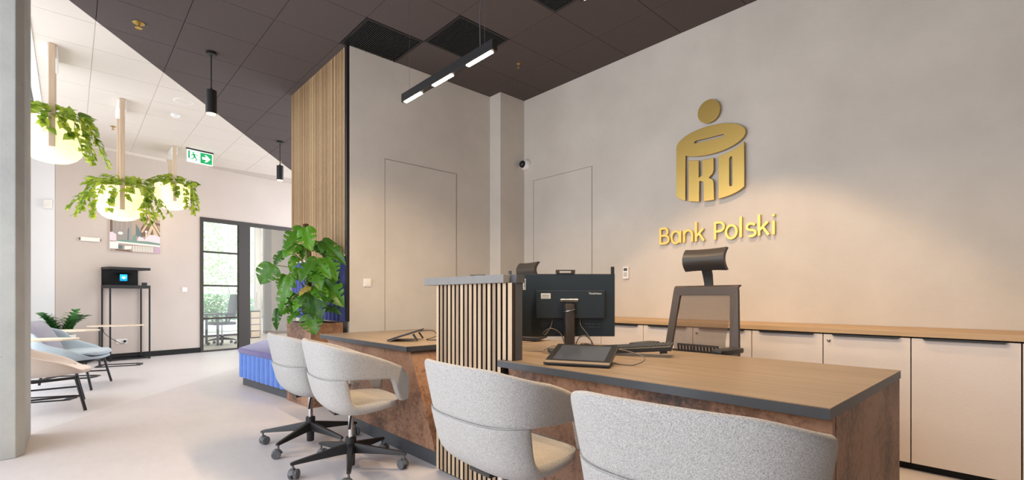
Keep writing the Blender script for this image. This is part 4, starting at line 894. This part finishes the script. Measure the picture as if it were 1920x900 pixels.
B().box(.68, .76, -.30, -.29, 1.3185, 1.37).build('front_lip', 'black_plastic', ds)
hs = B().box(.40, .505, -.175, -.165, 1.395, 1.51).build('hologram_screen', 'screen_blue', ds, bevel=.004); B().prism([(.425, 1.455), (.4525, 1.425), (.48, 1.455), (.47, 1.47), (.435, 1.47)], -.1762, -.1752, frame((0, 0, 0), (1, 0, 0), (0, 0, 1), (0, 1, 0))).build('hologram_mark', 'screen_white', hs)
cable('black power cable from the black stand to the wall socket', [fw(.2, -.03, .55), fw(.22, -.06, .47), fw(.33, -.09, .36), fw(.45, -.09, .28), fw(.51, -.055, .31)], .005, 'black_plastic')
pc = thing('picture', 'unframed colour print of a still life on the far wall', 'picture', fw(.296, 0, 1.925), FA)
B().box(0, .748, -.03, 0, 0, .745).build('canvas', 'white_plastic', pc)
for nm_, c in (('print_brown', (168, 150, 136)), ('print_grey', (150, 144, 140)), ('print_beam', (200, 180, 152)), ('print_dark', (112, 88, 74)), ('print_pink', (236, 206, 214)), ('print_green', (116, 146, 134)), ('print_white', (240, 232, 224)), ('print_mauve', (188, 160, 180)), ('print_teal', (96, 116, 120))): mat(nm_, lin(*c), .6)
prn = ['print_brown', 'print_grey', 'print_beam', 'print_dark', 'print_pink', 'print_green', 'print_white', 'print_mauve', 'print_teal']
b = B(); lay = [0]
def poly(i, ps): 
    lay[0] += 1; b.cur = i; y = -.0302-.00003*lay[0]; b.add([Vector((x*.748, y, z*.745)) for x, z in ps], [tuple(range(len(ps)))])
poly(0, [(0, 0), (1, 0), (1, 1), (0, 1)]); poly(1, [(.05, .25), (.42, .25), (.42, .8), (.25, .95), (.08, .85)]); poly(3, [(0, .4), (.05, .4), (.05, .8), (0, .8)])
for x in (.12, .2, .3): poly(0, [(x, .55), (x+.02, .5), (x+.07, .9), (x+.04, .92)])
poly(3, [(.58, .4), (.85, .4), (.85, .9), (.62, .85)]); poly(0, [(.6, .6), (.7, .8), (.63, .88), (.55, .7)]); poly(2, [(.6, .5), (.64, .5), (.8, .82), (.76, .84)]); poly(2, [(.7, .38), (.76, .38), (.88, .72), (.83, .75)]); poly(2, [(.82, .68), (.9, .4), (.96, .4), (.86, .76)])
poly(3, [(.67, 1), (.8, 1), (1, .56), (1, .42)]); poly(2, [(.69, 1), (.78, 1), (1, .53), (1, .46)]); poly(2, [(.86, .86), (1, .84), (1, .97), (.86, .99)]); poly(3, [(.9, .72), (1, .7), (1, .76), (.9, .78)])
poly(8, [(.33, .26), (.36, .26), (.37, .6), (.34, .55)]); poly(8, [(.5, .42), (.6, .32), (.64, .36), (.56, .6), (.5, .7)]); poly(5, [(.42, .25), (.52, .25), (.5, .45), (.44, .4)])
poly(4, [(0, .25), (.12, .25), (.12, .4), (.04, .46), (0, .44)]); poly(4, [(.52, .27), (.68, .27), (.66, .36), (.56, .4)]); poly(4, [(.66, .27), (1, .25), (1, .42), (.92, .46), (.8, .46), (.7, .38)])
poly(6, [(.2+.05*math.cos(a), .44+.035*math.sin(a)) for a in [2*PI*i/10 for i in range(10)]]); poly(6, [(.71+.03*math.cos(a), .53+.025*math.sin(a)) for a in [2*PI*i/8 for i in range(8)]]); poly(6, [(.695, .4), (.71, .4), (.72, .52), (.70, .52)])
poly(5, [(.1, .24), (1, .22), (1, .26), (.75, .29), (.2, .28)]); poly(6, [(.12, .2), (1, .17), (1, .21), (.2, .24), (.12, .24)]); poly(6, [(0, .06), (.15, .06), (.16, .2), (.1, .23), (0, .22)]); poly(8, [(.16, .06), (.24, .06), (.24, .15), (.16, .15)]); poly(7, [(.88, 0), (1, 0), (1, .17), (.88, .16)]); poly(3, [(.1, .02), (.45, .0), (.35, .05), (.1, .05)])
for i in range(13): poly(6, [(.44+.033*i, .02), (.46+.033*i, .02), (.458+.033*i, .16), (.442+.033*i, .16)])
poly(6, [(.28, .05), (.42, .08), (.42, .15), (.28, .14)]); b.build('print', prn, pc)

# ------------------------------------------------------------------ glass door and the office beyond it
gd = struct(B().build('door_3', 'door_frame') if 0 else thing('door_3', '', '') , 'black framed glass door with four panes in the far wall')
del gd['category']; gd.location = P0; gd.rotation_euler = (0, 0, FA)
f = B(); f.box(1.735, 1.79, -.02, .06, 0, 2.72); f.box(1.79, 4.4, -.02, .06, 2.64, 2.72); f.box(2.47, 2.70, -.025, .06, 0, 2.64); f.box(1.79, 2.47, -.02, .06, 0, .03); f.box(2.70, 4.4, -.02, .06, 0, .03); f.build('door_frame', 'door_frame', gd)
zz_ = [.03, .675, 1.345, 2.03, 2.64]
for a in zz_[1:4]: B().box(1.79, 2.47, -.01, .05, a-.018, a+.018).build('transom', 'door_frame', gd)
for a, c in zip(zz_, zz_[1:]): B().box(1.79, 2.47, .018, .024, a+(.018 if a > .1 else 0), c-(.018 if c < 2.6 else 0)).build('pane', 'glass', gd)
B().box(2.70, 4.39, .018, .024, .03, 2.64).build('pane', 'glass', gd)
def fobj(nm, bm, m, label, cat): o = bm.build(nm, m); o.location = P0; o.rotation_euler = (0, 0, FA); return tag(o, label, cat)
def fstruct(nm, bm, m, label=None): o = bm.build(nm, m); o.location = P0; o.rotation_euler = (0, 0, FA); return struct(o, label)
T2 = 4.0
mat('concrete_brown', lin(132, 119, 104), .85, 0, .08, 6)
fstruct('concrete_pillar', B().box(5.02, 6.6, 3.55, 4.1, 0, CH), 'concrete_brown', 'concrete pillar in the office beyond the glass door')
fstruct('trim_window', B().box(4.74, 4.93, T2-.05, T2+.06, 0, CH), 'white_plastic', 'white window post in the office beyond')
g = B(); g.box(1.2, 4.74, T2+.0, T2+.06, .0, .05); g.box(1.2, 1.28, T2, T2+.06, 0, CH); w2 = fstruct('window_2', g, 'door_frame', 'office window to the garden, seen through the glass door')
B().box(1.28, 4.74, T2+.02, T2+.026, .05, CH).build('pane', 'glass', w2)
fstruct('ceiling_office', B().box(1.0, 7, .15, T2+.1, CH-.02, CH+.1), 'tile_white'); fstruct('wall_office', B().box(.9, 1.1, .16, T2+.1, 0, CH), 'paint_wall'); fstruct('wall_office', B().box(6.6, 7, .16, T2+.1, 0, CH), 'paint_wall')
sb_ = thing('shelf_box', 'black box with four beige drawers behind the glass', 'box', fw(4.08, 2.6, 0), FA)
B().box(-.13, .13, 0, .34, 0, .74).build('carcass', 'black_metal', sb_)
for i in range(4): B().box(-.115, .115, -.012, -.001, .03+.175*i, .185+.175*i).build('drawer', 'pale_wood', sb_)
tag(B().box(-.06, .06, -.04, -.001, .75, 1.28).build('wall_terminal', 'white_plastic', loc=fw(4.83, T2-.05, 0), rotz=FA, bevel=.01), 'white terminal on the window post beyond the glass', 'terminal')
ol = thing('added_office_fill', 'added fill panel brightening the office beyond the glass door', 'lamp', fw(4.2, 1.9, CH-.025), FA)  # added fill lamp, lifts the dark office interior behind the glass
B().box(-.6, .6, -.15, .15, -.03, 0).build('case', 'white_plastic', ol); B().box(-.57, .57, -.13, .13, -.034, -.0301).build('diffuser', 'led_warm', ol)
lamp('office_fill_light', 'AREA', ol, (0, 0, -.04), 55, (1, .9, .78), shape='RECTANGLE', size=1.1, size_y=.25)
dk = thing('office_table', 'dark office table seen through the lower left glass pane', 'table', fw(2.2, 1.55, 0), FA)
B().box(-.55, .42, -.35, .35, .70, .73).build('tabletop', 'charcoal', dk)
for x, y in ((-.5, -.3), (.38, -.3), (-.5, .3), (.38, .3)): B().box(x-.02, x+.02, y-.02, y+.02, 0, .699).build('leg', 'charcoal', dk)
ch = thing('task_chair', 'dark swivel task chair seen through the glass door', 'chair', fw(2.78, 1.5, 0), FA)
five_star(ch, .5, .30, m='black_plastic', col_top=.46)
B().box(-.25, .22, -.23, .23, .46, .53).build('seat', 'charcoal', ch, smooth=True, bevel=.03, segs=3)
B().loft([[(x, -.21, z), (x, .21, z), (x+.045, .19, z), (x+.045, -.19, z)] for x, z in ((.16, .60), (.20, .75), (.22, .95), (.27, 1.18))]).build('backrest', 'charcoal', ch, smooth=True, bevel=.015)
B().bar((.1, 0, .46), (.22, 0, .66), .05, .02).build('spine', 'black_plastic', ch)
for s in (-1, 1): B().bar((-.02, s*.26, .48), (-.02, s*.26, .70), .03, .05, (0, 1, 0)).build('arm_post', 'black_plastic', ch); B().box(-.15, .12, s*.26-.04, s*.26+.04, .701, .73).build('arm_pad', 'black_plastic', ch, bevel=.008)
# garden outside
fstruct('ground', B().box(-14, 16, T2+.1, 26, -.15, -.01), 'ground_out', 'pale paving outside the office window')
tag(fobj('garden_wall', B().box(0, 9, 6.0, 6.25, 0, .32), 'white_wall', '', ''), 'low white garden wall outside the office window', 'wall')
pf = thing('apartment_block', 'pale apartment facade behind the garden trees', 'building', fw(-2, 15, 0), FA)
B().box(0, 16, 0, 3, 0, 12).build('facade', 'pale_facade', pf)
for i in range(5): B().box(0, 16, -.08, -.001, 1.2+1.15*i, 1.26+1.15*i).build('ledge', 'white_wall', pf)
def foliage(nm, label, s, t_, spread, z0, z1, n, size, m, seed, cat, dy=.6):
    r = random.Random(seed); tr = thing(nm, label, cat, fw(s, t_, 0), FA); b = B()
    for _ in range(n):
        while True:
            u = Vector((r.uniform(-1, 1), r.uniform(-1, 1), r.uniform(-1, 1)))
            if u.length <= 1: break
        p = Vector((u.x*spread, u.y*spread*dy, (z0+z1)/2+u.z*(z1-z0)/2)); d = Vector((r.uniform(-1, 1), r.uniform(-1, 1), r.uniform(-.6, .6))).normalized(); e = d.orthogonal().normalized()
        q = size*r.uniform(.6, 1.3); b.add([p-d*q, p+e*q*.45, p+d*q, p-e*q*.45], [(0, 1, 2, 3)])
    stuff(b.build('foliage', m, tr)); return tr
def branches(tr, h, seed, depth=4):
    r = random.Random(seed); b = B()
    def grow(p, d, L, rad, k_):
        q = p+d*L; b.tube([p, (p+q)/2+Vector((r.uniform(-.04, .04), r.uniform(-.04, .04), 0)), q], [rad, rad*.8, rad*.6], 5)
        if k_:
            for _ in range(3): grow(p+(q-p)*r.uniform(.55, 1), (d+Vector((r.uniform(-1, 1), r.uniform(-.6, .6), r.uniform(-.1, .6)))*.75).normalized(), L*.72, rad*.55, k_-1)
    grow(Vector((0, 0, 0)), Vector((.05, 0, 1)), h, .035, depth); b.build('branches', 'bark', tr)
t1 = foliage('garden_tree', 'thin branching tree with sparse leaves outside left window pane', 3.7, 8.9, 1.8, .9, 4.4, 1800, .024, 'tree_leaf', 2, 'tree'); branches(t1, 1.1, 5, 5)
t2 = foliage('garden_tree', 'leafy young tree outside, right of the thick door post', 7.4, 11.8, 1.8, 1.0, 4.9, 1700, .07, 'tree_leaf', 3, 'tree'); branches(t2, 1.2, 9)
foliage('hedge', 'green shrub row along the white garden wall outside', 4.6, 6.95, 2.9, .25, 1.25, 5000, .06, 'hedge_leaf', 4, 'shrub', .2)
